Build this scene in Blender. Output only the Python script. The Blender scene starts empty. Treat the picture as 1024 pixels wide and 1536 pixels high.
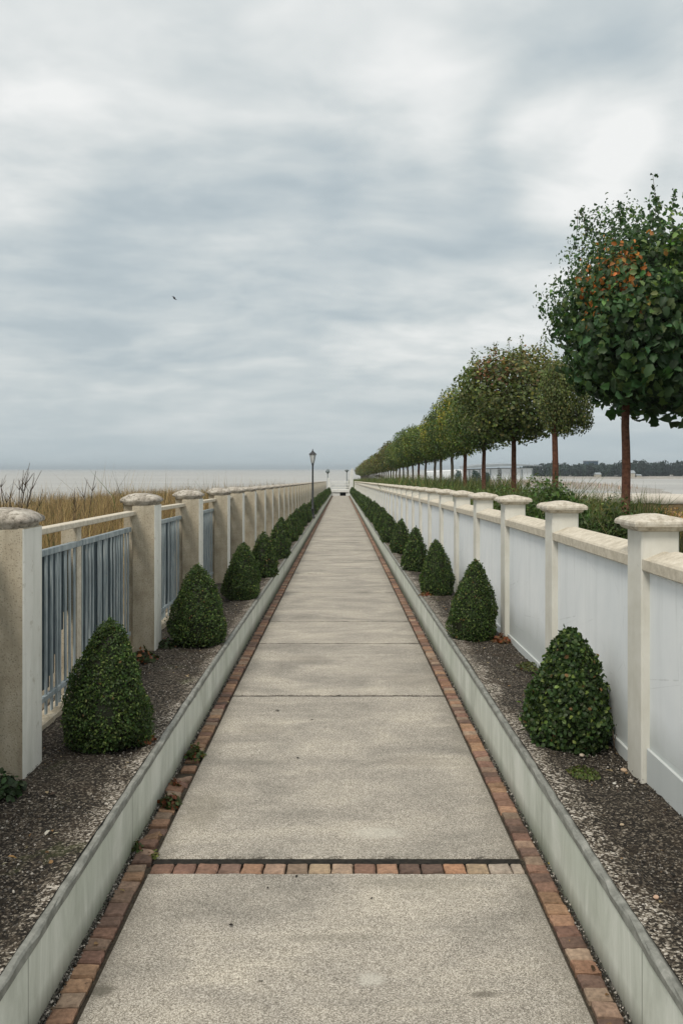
import bpy, bmesh, math, random
import numpy as np
R = math.radians
PI = math.pi
scene = bpy.context.scene
COL = scene.collection
CH, F, VX, VY = 1.65, 1300.0, 511.0, 703.0
SL = 0.013
def zg(y):                       # the walk falls gently away from the camera
    t = y - 6.0
    if t <= -1.5: return 0.0
    if t < 1.5: return -SL * (t + 1.5) ** 2 / 6.0
    return -SL * t
zgv = np.vectorize(zg)

# ------------------------------------------------------------------ tagging
def tag(o, label=None, cat=None, group=None, kind=None):
    if label: o['label'] = label
    if cat: o['category'] = cat
    if group: o['group'] = group
    if kind: o['kind'] = kind
    return o
def empty(name, loc=(0, 0, 0), rz=0.0):
    o = bpy.data.objects.new(name, None); COL.objects.link(o)
    o.location = loc; o.rotation_euler = (0, 0, rz); o.empty_display_size = .2
    return o

# ------------------------------------------------------------------ node helpers
class NT:
    def __init__(s, tree): s.t = tree; s.n = tree.nodes; s.l = tree.links
    def node(s, typ, **kw):
        n = s.n.new(typ)
        for k, v in kw.items(): setattr(n, k, v)
        return n
    def set(s, sock, v):
        if isinstance(v, bpy.types.NodeSocket): s.l.new(v, sock)
        elif v is not None:
            if isinstance(v, tuple) and len(v) == 3 and sock.type == 'RGBA': v = v + (1,)
            sock.default_value = v
    def coord(s, kind='Object', scale=None, src=None):
        o = src or s.node('ShaderNodeTexCoord').outputs[kind]
        if scale is not None:
            m = s.node('ShaderNodeMapping'); s.set(m.inputs['Vector'], o)
            m.inputs['Scale'].default_value = scale; o = m.outputs[0]
        return o
    def noise(s, vec, scale, detail=4, rough=.55, dist=0.0):
        n = s.node('ShaderNodeTexNoise'); s.set(n.inputs['Vector'], vec)
        n.inputs['Scale'].default_value = scale; n.inputs['Detail'].default_value = detail
        n.inputs['Roughness'].default_value = rough; n.inputs['Distortion'].default_value = dist
        return n.outputs['Fac']
    def vor(s, vec, scale, out='Distance', feature='F1'):
        n = s.node('ShaderNodeTexVoronoi', feature=feature); s.set(n.inputs['Vector'], vec)
        n.inputs['Scale'].default_value = scale
        return n.outputs[out]
    def ramp(s, fac, stops, interp='LINEAR'):
        n = s.node('ShaderNodeValToRGB'); s.set(n.inputs[0], fac); r = n.color_ramp
        r.interpolation = interp
        while len(r.elements) < len(stops): r.elements.new(.5)
        for e, (p, c) in zip(r.elements, stops):
            e.position = p
            if not isinstance(c, tuple): c = (c, c, c)
            e.color = tuple(c) + (1,)
        return n.outputs[0]
    def mix(s, fac, a, b, mode='MIX'):
        n = s.node('ShaderNodeMix', data_type='RGBA', blend_type=mode)
        s.set(n.inputs[0], fac); s.set(n.inputs[6], a); s.set(n.inputs[7], b)
        return n.outputs[2]
    def math(s, op, a, b=None, c=None, clamp=False):
        n = s.node('ShaderNodeMath', operation=op, use_clamp=clamp)
        s.set(n.inputs[0], a)
        if b is not None: s.set(n.inputs[1], b)
        if c is not None: s.set(n.inputs[2], c)
        return n.outputs[0]
    def mr(s, v, a, b, c=0., d=1.):
        n = s.node('ShaderNodeMapRange'); s.set(n.inputs[0], v)
        for i, q in enumerate((a, b, c, d)): n.inputs[i + 1].default_value = q
        return n.outputs[0]
def mat(name, build, rough=.85, bump=None, spec=.3):
    m = bpy.data.materials.new(name); m.use_nodes = True
    nt = NT(m.node_tree); bsdf = m.node_tree.nodes['Principled BSDF']
    bsdf.inputs['Roughness'].default_value = rough
    bsdf.inputs['Specular IOR Level'].default_value = spec
    r = build(nt, bsdf)
    col, h, strength, dist = (r + (None,) * 4)[:4] if isinstance(r, tuple) and len(r) in (4,) else (r, None, None, None)
    nt.set(bsdf.inputs['Base Color'], col)
    if h is not None:
        b = nt.node('ShaderNodeBump'); b.inputs['Strength'].default_value = strength
        b.inputs['Distance'].default_value = dist; nt.set(b.inputs['Height'], h)
        nt.l.new(b.outputs[0], bsdf.inputs['Normal'])
    return m

def m_path(n, b):
    v = n.coord('Object')
    fine = n.vor(v, 300, 'Color'); fb = n.noise(v, 260, 3, .7)
    sep = n.node('ShaderNodeSeparateColor'); n.set(sep.inputs[0], fine)
    sp = n.mix(.5, sep.outputs[0], fb)
    base = n.ramp(sp, [(.18, (.085, .075, .062)), (.38, (.262, .241, .206)), (.60, (.435, .405, .36)), (.84, (.74, .705, .64))])
    big = n.noise(n.coord('Object', (.9, 1.6, 1), v), 1.5, 6, .62, .5)
    st = n.noise(n.coord('Object', (.7, 3.4, 1), v), 1.9, 5, .7)
    c = n.mix(n.mr(big, .36, .68, .0, .75), base, (.56, .52, .43), 'MIX')
    c = n.mix(1, base, n.ramp(big, [(.3, (.62, .62, .61)), (.5, (.92, .91, .89)), (.7, (1.22, 1.20, 1.14))]), 'MULTIPLY')
    c = n.mix(n.mr(st, .5, .75, 0, .4), c, (.20, .19, .165))
    spot = n.noise(v, 9, 7, .8); c = n.mix(n.mr(spot, .64, .72, 0, .5), c, (.12, .11, .09))
    pale = n.noise(n.coord('Object', (1, .55, 1), v), 3.3, 6, .75); c = n.mix(n.mr(pale, .62, .72, 0, .35), c, (.62, .59, .52))
    # individual stains: (x, y, radius x, radius y, colour, strength)
    rag = n.math('MULTIPLY', n.noise(v, 26, 5, .75), .9)
    for (qx, qy, ra, rb, qc, st_) in [(-.76, 2.74, .05, .035, (.07, .065, .05), .75), (.17, 3.93, .13, .07, (.56, .54, .47), .4), (.10, 2.80, .05, .04, (.56, .54, .48), .45), (-.02, 3.05, .20, .03, (.16, .15, .12), .35),
            (.45, 2.72, .05, .02, (.10, .09, .07), .6), (.42, 4.9, .22, .10, (.20, .18, .15), .35), (-.5, 5.5, .2, .15, (.18, .165, .14), .35), (.55, 6.8, .2, .3, (.2, .18, .15), .3), (-.3, 7.6, .25, .2, (.2, .18, .15), .3), (-.66, 4.2, .10, .25, (.16, .145, .11), .4), (.30, 3.45, .3, .06, (.17, .16, .13), .35)]:
        mp = n.node('ShaderNodeMapping'); mp.vector_type = 'POINT'; n.set(mp.inputs['Vector'], v); mp.inputs['Location'].default_value = (-qx / ra, -qy / rb, 0); mp.inputs['Scale'].default_value = (1 / ra, 1 / rb, 0)
        ln = n.node('ShaderNodeVectorMath', operation='LENGTH'); n.set(ln.inputs[0], mp.outputs[0])
        c = n.mix(n.mr(n.math('ADD', ln.outputs['Value'], rag), 1.0, 1.6, st_, 0), c, qc)
    # grime along both edges and the joints
    sx = n.node('ShaderNodeSeparateXYZ'); n.set(sx.inputs[0], v)
    ax = n.math('ABSOLUTE', n.math('ADD', sx.outputs[0], .014))
    wob = n.noise(v, 7, 4, .6)
    e = n.mr(n.math('ADD', ax, n.math('MULTIPLY', wob, .16)), .74, .87, 0, .5)
    c = n.mix(e, c, (.15, .135, .11))
    return c, sp, .35, .002
M = {}
M['path'] = mat('exposed_aggregate_concrete', m_path, .9)
def m_attr(rough_noise=90, amt=.3):
    def f(n, b):
        a = n.node('ShaderNodeAttribute', attribute_name='col')
        v = n.coord('Object')
        k = n.noise(v, rough_noise, 4, .65)
        k2 = n.noise(v, 11, 4, .6)
        c = n.mix(1, a.outputs['Color'], n.ramp(k, [(.25, 1 - amt * 1.4), (.75, 1 + amt)]), 'MULTIPLY')
        c = n.mix(1, c, n.ramp(k2, [(.3, .75), (.7, 1.15)]), 'MULTIPLY')
        return c, k, .4, .004
    return f
M['brick'] = mat('worn_brick', m_attr(60, .3), .88)
M['stone'] = mat('pebble_stone', m_attr(60, .25), .85)
def m_dirt(n, b):
    v = n.coord('Object'); k = n.noise(v, 60, 5, .7)
    return n.ramp(k, [(.3, (.018, .015, .011)), (.7, (.085, .07, .05))]), k, .6, .006
M['dirt'] = mat('joint_dirt', m_dirt, .95)
M['tar'] = mat('black_joint_filler', lambda n, b: n.ramp(n.noise(n.coord('Object'), 50, 4), [(.3, (.006, .006, .005)), (.7, (.028, .024, .019))]), .95)
def m_kerb(n, b):
    v = n.coord('Object')
    s = n.noise(n.coord('Object', (1, 4.5, 1.1), v), 1.0, 8, .72, .6)
    s2 = n.noise(n.coord('Object', (1, 26, 1.6), v), 1.0, 4, .6)
    s3 = n.noise(n.coord('Object', (1, .8, 1.2), v), 1.4, 5, .6)
    c = n.ramp(s, [(.28, (.40, .43, .37)), (.5, (.60, .63, .57)), (.72, (.80, .82, .77))])
    c = n.mix(n.mr(s2, .54, .85, 0, .3), c, (.38, .41, .35))
    c = n.mix(n.mr(s3, .45, .75, 0, .4), c, (.44, .50, .41))
    g = n.node('ShaderNodeNewGeometry'); sx = n.node('ShaderNodeSeparateXYZ'); n.set(sx.inputs[0], v)
    # splash dirt at the foot
    zz = n.math('ADD', sx.outputs[2], n.math('MULTIPLY', n.math('MAXIMUM', n.math('SUBTRACT', sx.outputs[1], 6.0), 0), SL))
    d = n.mr(n.math('ADD', zz, n.math('MULTIPLY', s2, .05)), .01, .11, .85, 0)
    c = n.mix(d, c, n.mix(n.mr(s3, .42, .58), (.11, .10, .07), (.075, .10, .045)))
    # vertical day-joints every 1.25 m
    fr = n.math('PINGPONG', sx.outputs[1], .625)
    c = n.mix(n.mr(fr, .0, .007, .75, 0), c, (.16, .17, .14))
    k = n.noise(v, 60, 4, .6)
    return c, k, .15, .003
M['kerb'] = mat('pale_streaked_concrete', m_kerb, .85)
def m_lip(n, b):
    v = n.coord('Object'); k = n.noise(v, 14, 6, .7); k2 = n.noise(v, 130, 3, .6)
    c = n.ramp(k, [(.3, (.13, .135, .12)), (.6, (.27, .275, .25)), (.8, (.42, .41, .38))])
    return c, k2, .4, .003
M['lip'] = mat('weathered_concrete_lip', m_lip, .9)
def m_bed(n, b):
    v = n.coord('Object')
    cell = n.node('ShaderNodeSeparateColor'); n.set(cell.inputs[0], n.vor(v, 130, 'Color'))
    k = n.noise(v, 150, 3, .7); sp = n.mix(.5, cell.outputs[0], k)
    patch = n.noise(v, 4.5, 6, .7, .4)
    dark = n.ramp(sp, [(.25, (.007, .006, .005)), (.48, (.030, .025, .019)), (.64, (.080, .067, .052)), (.78, (.22, .19, .155)), (.9, (.50, .46, .40))])
    lite = n.ramp(sp, [(.25, (.07, .062, .052)), (.5, (.33, .30, .26)), (.78, (.70, .66, .59))])
    sx = n.node('ShaderNodeSeparateXYZ'); n.set(sx.inputs[0], v)
    ax = n.math('ABSOLUTE', sx.outputs[0])
    off = n.math('ADD', ax, n.math('MULTIPLY', n.math('SUBTRACT', patch, .5), -.50))
    f = n.mr(off, .90, 1.02, 1, 0)
    p2 = n.mr(n.noise(v, 9, 6, .75), .58, .72, 0, .35)
    f = n.math('MAXIMUM', f, p2)
    q = n.math('ADD', n.math('SUBTRACT', sp, .055), n.math('MULTIPLY', f, .19))
    c = n.ramp(q, [(.30, (.010, .008, .006)), (.50, (.036, .029, .021)), (.62, (.095, .078, .058)), (.72, (.27, .24, .195)), (.86, (.56, .52, .46))])
    br = n.noise(v, 2.2, 5, .7); c = n.mix(n.mr(br, .5, .7, 0, .3), c, (.075, .048, .028))
    moss = n.mr(n.noise(v, 3.1, 5, .7), .60, .72, 0, .6)
    c = n.mix(moss, c, n.mix(k, (.012, .018, .006), (.085, .10, .028)))
    # brown far away stretch of bare earth
    return c, sp, .9, .008
M['bed'] = mat('gravelly_planting_soil', m_bed, .95)
def m_stucco(n, b):
    v = n.coord('Object'); k = n.noise(v, 120, 3, .7); big = n.noise(v, 3.2, 6, .68, .5)
    st = n.noise(n.coord('Object', (5, 5, .6), v), 1.6, 5, .65)
    c = n.ramp(big, [(.28, (.29, .245, .175)), (.5, (.44, .385, .29)), (.72, (.58, .53, .43))])
    c = n.mix(n.mr(st, .50, .70, 0, .65), c, (.22, .185, .13))
    c = n.mix(n.mr(n.noise(v, 7, 7, .8), .58, .68, 0, .4), c, (.60, .57, .49))
    pits = n.vor(v, 95)
    c = n.mix(n.mr(n.math('ADD', pits, n.math('MULTIPLY', k, .35)), .34, .52, .7, 0), c, (.19, .165, .125))
    return c, k, .55, .006
M['stucco'] = mat('tan_rough_stucco', m_stucco, .92)
def m_white(n, b):
    v = n.coord('Object')
    st = n.noise(n.coord('Object', (6, 6, .7), v), 1.5, 6, .65); k = n.noise(v, 45, 4, .6); big = n.noise(v, 2.3, 5, .6)
    c = n.ramp(big, [(.3, (.62, .615, .56)), (.7, (.80, .80, .755))])
    c = n.mix(n.mr(st, .46, .72, 0, .6), c, (.44, .455, .39))
    c = n.mix(n.mr(n.noise(v, 14, 7, .82), .58, .66, 0, .55), c, (.38, .35, .28))
    return c, k, .2, .003
M['white'] = mat('weathered_white_paint', m_white, .8)
def m_cap(n, b):
    v = n.coord('Object'); k = n.noise(v, 32, 7, .78); k2 = n.noise(v, 8, 5, .7)
    c = n.ramp(k, [(.36, (.10, .085, .07)), (.45, (.33, .30, .25)), (.56, (.60, .565, .50)), (.8, (.76, .735, .68))])
    c = n.mix(n.mr(k2, .44, .60, 0, .8), c, n.mix(n.mr(k, .4, .6), (.05, .04, .033), (.36, .31, .26)))
    return c, k, .5, .005
M['cap'] = mat('lichened_cap_stone', m_cap, .95)
def m_cope(n, b):
    v = n.coord('Object'); k = n.noise(v, 24, 6, .72); sp = n.noise(v, 110, 3, .7)
    c = n.ramp(k, [(.3, (.42, .375, .295)), (.55, (.575, .525, .43)), (.75, (.68, .635, .545))])
    c = n.mix(n.mr(sp, .58, .70, 0, .6), c, (.27, .225, .165))
    return c, sp, .2, .002
M['cope'] = mat('beige_cast_stone', m_cope, .9)
def m_panel(n, b):
    v = n.coord('Object'); sx = n.node('ShaderNodeSeparateXYZ'); n.set(sx.inputs[0], v)
    big = n.noise(v, 2.0, 6, .6, .3); st = n.noise(n.coord('Object', (5, 5, .5), v), 1.6, 5, .7)
    c = n.ramp(big, [(.3, (.73, .765, .785)), (.7, (.83, .855, .865))])
    c = n.mix(n.mr(st, .5, .85, 0, .45), c, (.56, .59, .60))
    e = n.mr(n.math('ADD', sx.outputs[2], n.math('MULTIPLY', st, -.20)), .80, .93, 0, .5)     # run-off stains below coping
    c = n.mix(e, c, (.50, .51, .49))
    e2 = n.mr(n.math('ADD', sx.outputs[2], n.math('MULTIPLY', big, -.30)), -.12, .06, .6, 0)
    c = n.mix(e2, c, (.40, .43, .41))
    dr = n.noise(n.coord('Object', (22, 22, .7), v), 1.2, 5, .7); top = n.mr(n.math('ADD', sx.outputs[2], n.math('MULTIPLY', dr, -.9)), -.05, .38, 0, .30)
    c = n.mix(n.math('MULTIPLY', n.mr(dr, .5, .72, 0, 1), top), c, (.36, .38, .36))
    ck = n.vor(n.coord('Object', (1, 1, 1.3), v), 2.2, 'Distance', 'DISTANCE_TO_EDGE'); ckn = n.math('ADD', ck, n.math('MULTIPLY', n.noise(v, 8, 4, .7), .02))
    c = n.mix(n.mr(ckn, .0105, .0125, .28, 0), c, (.3, .31, .31))
    c = n.mix(n.mr(n.noise(v, 26, 6, .8), .66, .73, 0, .35), c, (.42, .42, .39))
    k = n.noise(v, 34, 4, .55)
    return c, k, .16, .004
M['panel'] = mat('pale_blue_white_render', m_panel, .75)
def m_pil(n, b):
    v = n.coord('Object'); big = n.noise(v, 3, 6, .65, .3); st = n.noise(n.coord('Object', (7, 7, .8), v), 1.8, 5, .7)
    c = n.ramp(big, [(.3, (.56, .545, .475)), (.7, (.72, .71, .655))])
    c = n.mix(n.mr(st, .52, .8, 0, .5), c, (.46, .43, .35))
    c = n.mix(n.mr(n.noise(v, 20, 6, .8), .63, .70, 0, .45), c, (.33, .30, .24))
    k = n.noise(v, 50, 4, .6)
    return c, k, .2, .003
M['pil'] = mat('cream_painted_render', m_pil, .8)
def m_blue(n, b):
    v = n.coord('Object'); k = n.noise(n.coord('Object', (14, 14, 2.0), v), 1.7, 6, .7)
    c = n.ramp(k, [(.28, (.14, .175, .19)), (.5, (.29, .34, .36)), (.72, (.48, .52, .52))])
    c = n.mix(n.mr(n.noise(v, 9, 7, .8), .60, .68, 0, .7), c, (.42, .40, .35))
    return c, k, .3, .002
M['blue'] = mat('faded_blue_grey_metal_paint', m_blue, .6)
def m_bluedark(n, b):
    v = n.coord('Object'); k = n.noise(v, 6, 5, .7)
    return n.ramp(k, [(.3, (.022, .034, .044)), (.7, (.065, .095, .112))])
M['bluedark'] = mat('dull_blue_slat', m_bluedark, .75)
def m_simple(c1, c2, scale=20, bump=.3, dist=.004):
    def f(n, b):
        v = n.coord('Object'); k = n.noise(v, scale, 5, .65)
        return n.ramp(k, [(.3, c1), (.7, c2)]), k, bump, dist
    return f
M['iron'] = mat('black_painted_iron', m_simple((.012, .014, .016), (.03, .033, .036), 30), .5, spec=.5)
M['trunk_red'] = mat('reddish_bark', m_simple((.055, .022, .014), (.19, .085, .052), 22, .7, .01), .9)
M['trunk_grey'] = mat('grey_brown_bark', m_simple((.06, .05, .038), (.20, .165, .12), 22, .7, .01), .9)
M['twig'] = mat('dark_twig', m_simple((.035, .024, .017), (.11, .08, .055), 40), .9)
M['reedstem'] = mat('dry_stem', m_simple((.10, .08, .05), (.25, .2, .13), 40), .9)
M['greywood'] = mat('bleached_timber', m_simple((.30, .27, .22), (.52, .48, .40), 25), .9)
M['gate'] = mat('whitewashed_render', m_simple((.66, .66, .63), (.80, .80, .77), 4), .8)
M['seawall'] = mat('ochre_rubble_wall', m_simple((.14, .095, .05), (.40, .30, .18), 3.4, .8, .03), .95)
M['seacope'] = mat('pale_concrete_coping', m_simple((.44, .40, .34), (.64, .60, .53), 3), .9)
M['hall'] = mat('white_cladding', m_simple((.66, .68, .69), (.78, .80, .81), .3), .7)
M['hallroof'] = mat('grey_sheet_roof', m_simple((.22, .25, .27), (.33, .36, .38), .3), .7)
M['tower'] = mat('dark_blue_cladding', m_simple((.03, .06, .10), (.06, .10, .15), .5), .6)
M['glass'] = mat('frosted_lamp_glass', m_simple((.55, .58, .58), (.7, .72, .72), 4), .25, spec=.5)
M['bird'] = mat('dark_feathers', m_simple((.015, .015, .017), (.05, .05, .055), 30), .8)

def leafmat(name, trans=.34, rough=.5):
    m = bpy.data.materials.new(name); m.use_nodes = True; n = NT(m.node_tree)
    b = n.n['Principled BSDF']; out = n.n['Material Output']
    a = n.node('ShaderNodeAttribute', attribute_name='col').outputs['Color']
    n.set(b.inputs['Base Color'], a); b.inputs['Roughness'].default_value = rough
    b.inputs['Specular IOR Level'].default_value = .35
    t = n.node('ShaderNodeBsdfTranslucent')
    n.set(t.inputs['Color'], n.mix(1, a, (1.15, 1.25, .7), 'MULTIPLY'))
    mx = n.node('ShaderNodeMixShader'); mx.inputs[0].default_value = trans
    n.l.new(b.outputs[0], mx.inputs[1]); n.l.new(t.outputs[0], mx.inputs[2]); n.l.new(mx.outputs[0], out.inputs['Surface'])
    return m
M['leaf'] = leafmat('leaf'); M['blade'] = leafmat('grass_blade', .25, .7)

def m_ground(n, b):
    v = n.coord('Object'); k = n.noise(v, 3, 7, .7); k2 = n.noise(v, .5, 5, .6)
    c = n.ramp(k, [(.3, (.16, .135, .095)), (.7, (.36, .32, .245))])
    sx = n.node('ShaderNodeSeparateXYZ'); n.set(sx.inputs[0], v)
    veg = n.ramp(k, [(.3, (.02, .028, .010)), (.7, (.085, .085, .035))])
    f = n.math('MULTIPLY', n.mr(sx.outputs[0], 1.2, 1.5, 0, 1), n.mr(k2, .3, .5, .5, 1))
    c = n.mix(f, c, veg)
    g = n.mr(n.math('ADD', sx.outputs[0], n.math('MULTIPLY', k, 1.4)), -2.6, -1.6, .75, 0)
    c = n.mix(g, c, n.ramp(k, [(.3, (.05, .035, .015)), (.7, (.22, .16, .08))]))
    return c, k, .8, .03
M['ground'] = mat('sandy_ground', m_ground, .95)
def m_sea(n, b):
    v = n.coord('Object')
    w = n.noise(n.coord('Object', (.35, 1.6, 1), v), .6, 5, .6); w2 = n.noise(n.coord('Object', (.02, .09, 1), v), .5, 5, .6)
    c = n.ramp(w2, [(.35, (.30, .295, .275)), (.65, (.41, .40, .37))])
    b.inputs['Roughness'].default_value = .45
    return c, w, .5, .25
M['sea'] = mat('silty_sea_water', m_sea, .45, spec=.4)
def m_marsh(n, b):
    v = n.coord('Object'); k = n.noise(v, .8, 7, .75)
    return n.ramp(k, [(.3, (.20, .18, .155)), (.55, (.33, .31, .28)), (.75, (.46, .44, .40))]), k, .5, .1
M['marsh'] = mat('pale_mud_flat', m_marsh, .9)

# ------------------------------------------------------------------ mesh builder
class MB:
    def __init__(s): s.v = []; s.f = []; s.m = []; s.c = []; s.sm = []
    def add(s, verts, faces, mi=0, col=None, smooth=False):
        o = len(s.v); s.v += [tuple(p) for p in verts]
        for f in faces: s.f.append([i + o for i in f]); s.m.append(mi); s.sm.append(smooth)
        s.c += [col or (1, 1, 1)] * len(verts)
    def box(s, x0, x1, y0, y1, z0, z1, mi=0, col=None, fm=None, bev=0.0):
        if bev > 0:
            return s.bevbox(x0, x1, y0, y1, z0, z1, mi, col, fm, bev)
        V = [(x0, y0, z0), (x1, y0, z0), (x1, y1, z0), (x0, y1, z0), (x0, y0, z1), (x1, y0, z1), (x1, y1, z1), (x0, y1, z1)]
        Fs = [(0, 3, 2, 1), (4, 5, 6, 7), (0, 1, 5, 4), (1, 2, 6, 5), (2, 3, 7, 6), (3, 0, 4, 7)]
        o = len(s.v); s.v += V; s.c += [col or (1, 1, 1)] * 8
        for k, f in enumerate(Fs):
            s.f.append([i + o for i in f]); s.m.append(fm[k] if fm else mi); s.sm.append(False)
    def bevbox(s, x0, x1, y0, y1, z0, z1, mi, col, fm, b):
        # chamfered: vertical edges and top/bottom edges; 24 verts
        X = (x0, x1); Y = (y0, y1); Z = (z0, z1); idx = {}; V = []
        for i in (0, 1):
            for j in (0, 1):
                for k in (0, 1):
                    sx, sy, sz = (b if i == 0 else -b), (b if j == 0 else -b), (b if k == 0 else -b)
                    idx[i, j, k, 0] = len(V); V.append((X[i], Y[j] + sy, Z[k] + sz))
                    idx[i, j, k, 1] = len(V); V.append((X[i] + sx, Y[j], Z[k] + sz))
                    idx[i, j, k, 2] = len(V); V.append((X[i] + sx, Y[j] + sy, Z[k]))
        fs = []; mm = []
        def q(l, m): fs.append(l); mm.append(m)
        g = lambda i, j, k, a: idx[i, j, k, a]
        fmm = fm or [mi] * 6
        q([g(0,0,0,2), g(0,1,0,2), g(1,1,0,2), g(1,0,0,2)], fmm[0])
        q([g(0,0,1,2), g(1,0,1,2), g(1,1,1,2), g(0,1,1,2)], fmm[1])
        q([g(0,0,0,1), g(1,0,0,1), g(1,0,1,1), g(0,0,1,1)], fmm[2])
        q([g(1,0,0,0), g(1,1,0,0), g(1,1,1,0), g(1,0,1,0)], fmm[3])
        q([g(1,1,0,1), g(0,1,0,1), g(0,1,1,1), g(1,1,1,1)], fmm[4])
        q([g(0,1,0,0), g(0,0,0,0), g(0,0,1,0), g(0,1,1,0)], fmm[5])
        for i in (0, 1):
            for j in (0, 1): q([g(i,j,0,0), g(i,j,0,1), g(i,j,1,1), g(i,j,1,0)], fmm[3 if i else 5])
        for i in (0, 1):
            for k in (0, 1): q([g(i,0,k,0), g(i,1,k,0), g(i,1,k,2), g(i,0,k,2)], fmm[1 if k else 0])
        for j in (0, 1):
            for k in (0, 1): q([g(0,j,k,1), g(1,j,k,1), g(1,j,k,2), g(0,j,k,2)], fmm[1 if k else 0])
        for i in (0, 1):
            for j in (0, 1):
                for k in (0, 1): q([g(i,j,k,0), g(i,j,k,1), g(i,j,k,2)], fmm[2])
        o = len(s.v); s.v += V; s.c += [col or (1, 1, 1)] * 24
        for f, m in zip(fs, mm): s.f.append([a + o for a in f]); s.m.append(m); s.sm.append(False)
    def tube(s, pts, rad, n=6, mi=0, col=None, cap=True):
        pts = [np.array(p, float) for p in pts]
        rad = rad if hasattr(rad, '__len__') else [rad] * len(pts)
        rings = []; V = []
        for i, p in enumerate(pts):
            t = pts[min(i + 1, len(pts) - 1)] - pts[max(i - 1, 0)]; t = t / (np.linalg.norm(t) + 1e-9)
            a = np.cross(t, (0, 0, 1.0))
            if np.linalg.norm(a) < .1: a = np.cross(t, (1.0, 0, 0))
            a /= np.linalg.norm(a); b = np.cross(t, a)
            for k in range(n):
                w = 2 * PI * k / n; V.append(tuple(p + rad[i] * (a * math.cos(w) + b * math.sin(w))))
        Fs = []
        for i in range(len(pts) - 1):
            for k in range(n):
                Fs.append((i*n + k, i*n + (k+1) % n, (i+1)*n + (k+1) % n, (i+1)*n + k))
        s.add(V, Fs, mi, col, True)
        if cap:
            o = len(s.v) - len(V)
            s.f.append([o + (len(pts)-1)*n + k for k in range(n)]); s.m.append(mi); s.sm.append(False)
            s.f.append([o + k for k in range(n)][::-1]); s.m.append(mi); s.sm.append(False)
    def rings(s, prof, shape, mi=0, col=None, smooth=True, jit=0, rng=None, cx=0, cy=0):
        # prof: (halfx, halfy, z); shape: unit outline points
        n = len(shape); V = []
        for hx, hy, z in prof:
            for (a, b) in shape:
                j = (rng.uniform(-jit, jit), rng.uniform(-jit, jit), rng.uniform(-jit, jit)) if jit else (0, 0, 0)
                V.append((cx + a*hx + j[0], cy + b*hy + j[1], z + j[2]))
        Fs = []
        for i in range(len(prof) - 1):
            for k in range(n): Fs.append((i*n + k, i*n + (k+1) % n, (i+1)*n + (k+1) % n, (i+1)*n + k))
        Fs.append([(len(prof)-1)*n + k for k in range(n)]); Fs.append([k for k in range(n)][::-1])
        s.add(V, Fs, mi, col, smooth)
    def mesh(s, name, mats, col=False):
        me = bpy.data.meshes.new(name); me.from_pydata(s.v, [], s.f); me.update()
        for m in mats: me.materials.append(m)
        me.polygons.foreach_set('material_index', s.m); me.polygons.foreach_set('use_smooth', s.sm)
        if col:
            at = me.attributes.new('col', 'FLOAT_COLOR', 'POINT')
            arr = np.ones((len(s.v), 4), np.float32); arr[:, :3] = np.array(s.c, np.float32); at.data.foreach_set('color', arr.ravel())
        me.validate(); return me
    def build(s, name, mats, parent=None, col=False, loc=None):
        if not isinstance(mats, (list, tuple)): mats = [mats]
        return link(name, s.mesh(name, mats, col), parent, loc)
def link(name, me, parent=None, loc=None):
    o = bpy.data.objects.new(name, me); COL.objects.link(o)
    if parent is not None: o.parent = parent
    if loc is not None: o.location = loc
    return o
def square(n, k=6.0):
    out = []
    for i in range(n):
        t = 2 * PI * (i + .5) / n; c, s_ = math.cos(t), math.sin(t)
        r = (abs(c) ** k + abs(s_) ** k) ** (-1 / k); out.append((c * r, s_ * r))
    return out
SQ = [(a, b) for a, b in [(1, -1), (1, -.5), (1, 0), (1, .5), (1, 1), (.5, 1), (0, 1), (-.5, 1), (-1, 1), (-1, .5), (-1, 0), (-1, -.5), (-1, -1), (-.5, -1), (0, -1), (.5, -1)]]

# vectorised leaves ---------------------------------------------------------
LEAF4 = (np.array([(0, 0, 0), (.5, -.28, .06), (1, 0, -.06), (.5, .28, .06)]), [(0, 1, 2), (0, 2, 3)])
LEAF6 = (np.array([(0, 0, 0), (.28, -.30, .08), (.68, -.33, .05), (1.0, 0, -.14), (.68, .33, .05), (.28, .30, .08), (.5, 0, 0)]),
         [(0, 1, 6), (1, 2, 6), (2, 3, 6), (3, 4, 6), (4, 5, 6), (5, 0, 6)])
LEAFL = (np.array([(0, 0, 0), (.18, -.20, .09), (.34, -.36, .15), (.52, -.25, .07), (.72, -.30, .06), (1.0, 0, -.26),
                   (.72, .30, .06), (.52, .25, .07), (.34, .36, .15), (.18, .20, .09), (.5, 0, -.02)]),
         [(0, 1, 10), (1, 2, 10), (2, 3, 10), (3, 4, 10), (4, 5, 10), (5, 6, 10), (6, 7, 10), (7, 8, 10), (8, 9, 10), (9, 0, 10)])
def frames(nrm, rng, droop=.35, spread=.7):
    n = len(nrm)
    d = nrm + rng.normal(0, spread, (n, 3)); d /= np.linalg.norm(d, axis=1)[:, None] + 1e-9      # leaf face normal
    t = np.cross(d, rng.normal(0, 1, (n, 3))); t[:, 2] -= droop
    t -= d * (t * d).sum(1)[:, None]; t /= np.linalg.norm(t, axis=1)[:, None] + 1e-9
    return t, np.cross(d, t), d
def leaf_arrays(P, N, size, cols, rng, tmpl=LEAF4, droop=.35, spread=.7):
    T, B, D = frames(N, rng, droop, spread); L = tmpl[0]; k = len(L)
    sz = np.asarray(size)[:, None, None] if hasattr(size, '__len__') else size
    V = P[:, None, :] + sz * (L[None, :, 0:1] * T[:, None, :] + L[None, :, 1:2] * B[:, None, :] + L[None, :, 2:3] * D[:, None, :])
    Fi = np.array(tmpl[1])[None] + (np.arange(len(P)) * k)[:, None, None]
    return V.reshape(-1, 3), Fi.reshape(-1, 3), np.repeat(cols, k, 0)
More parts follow.
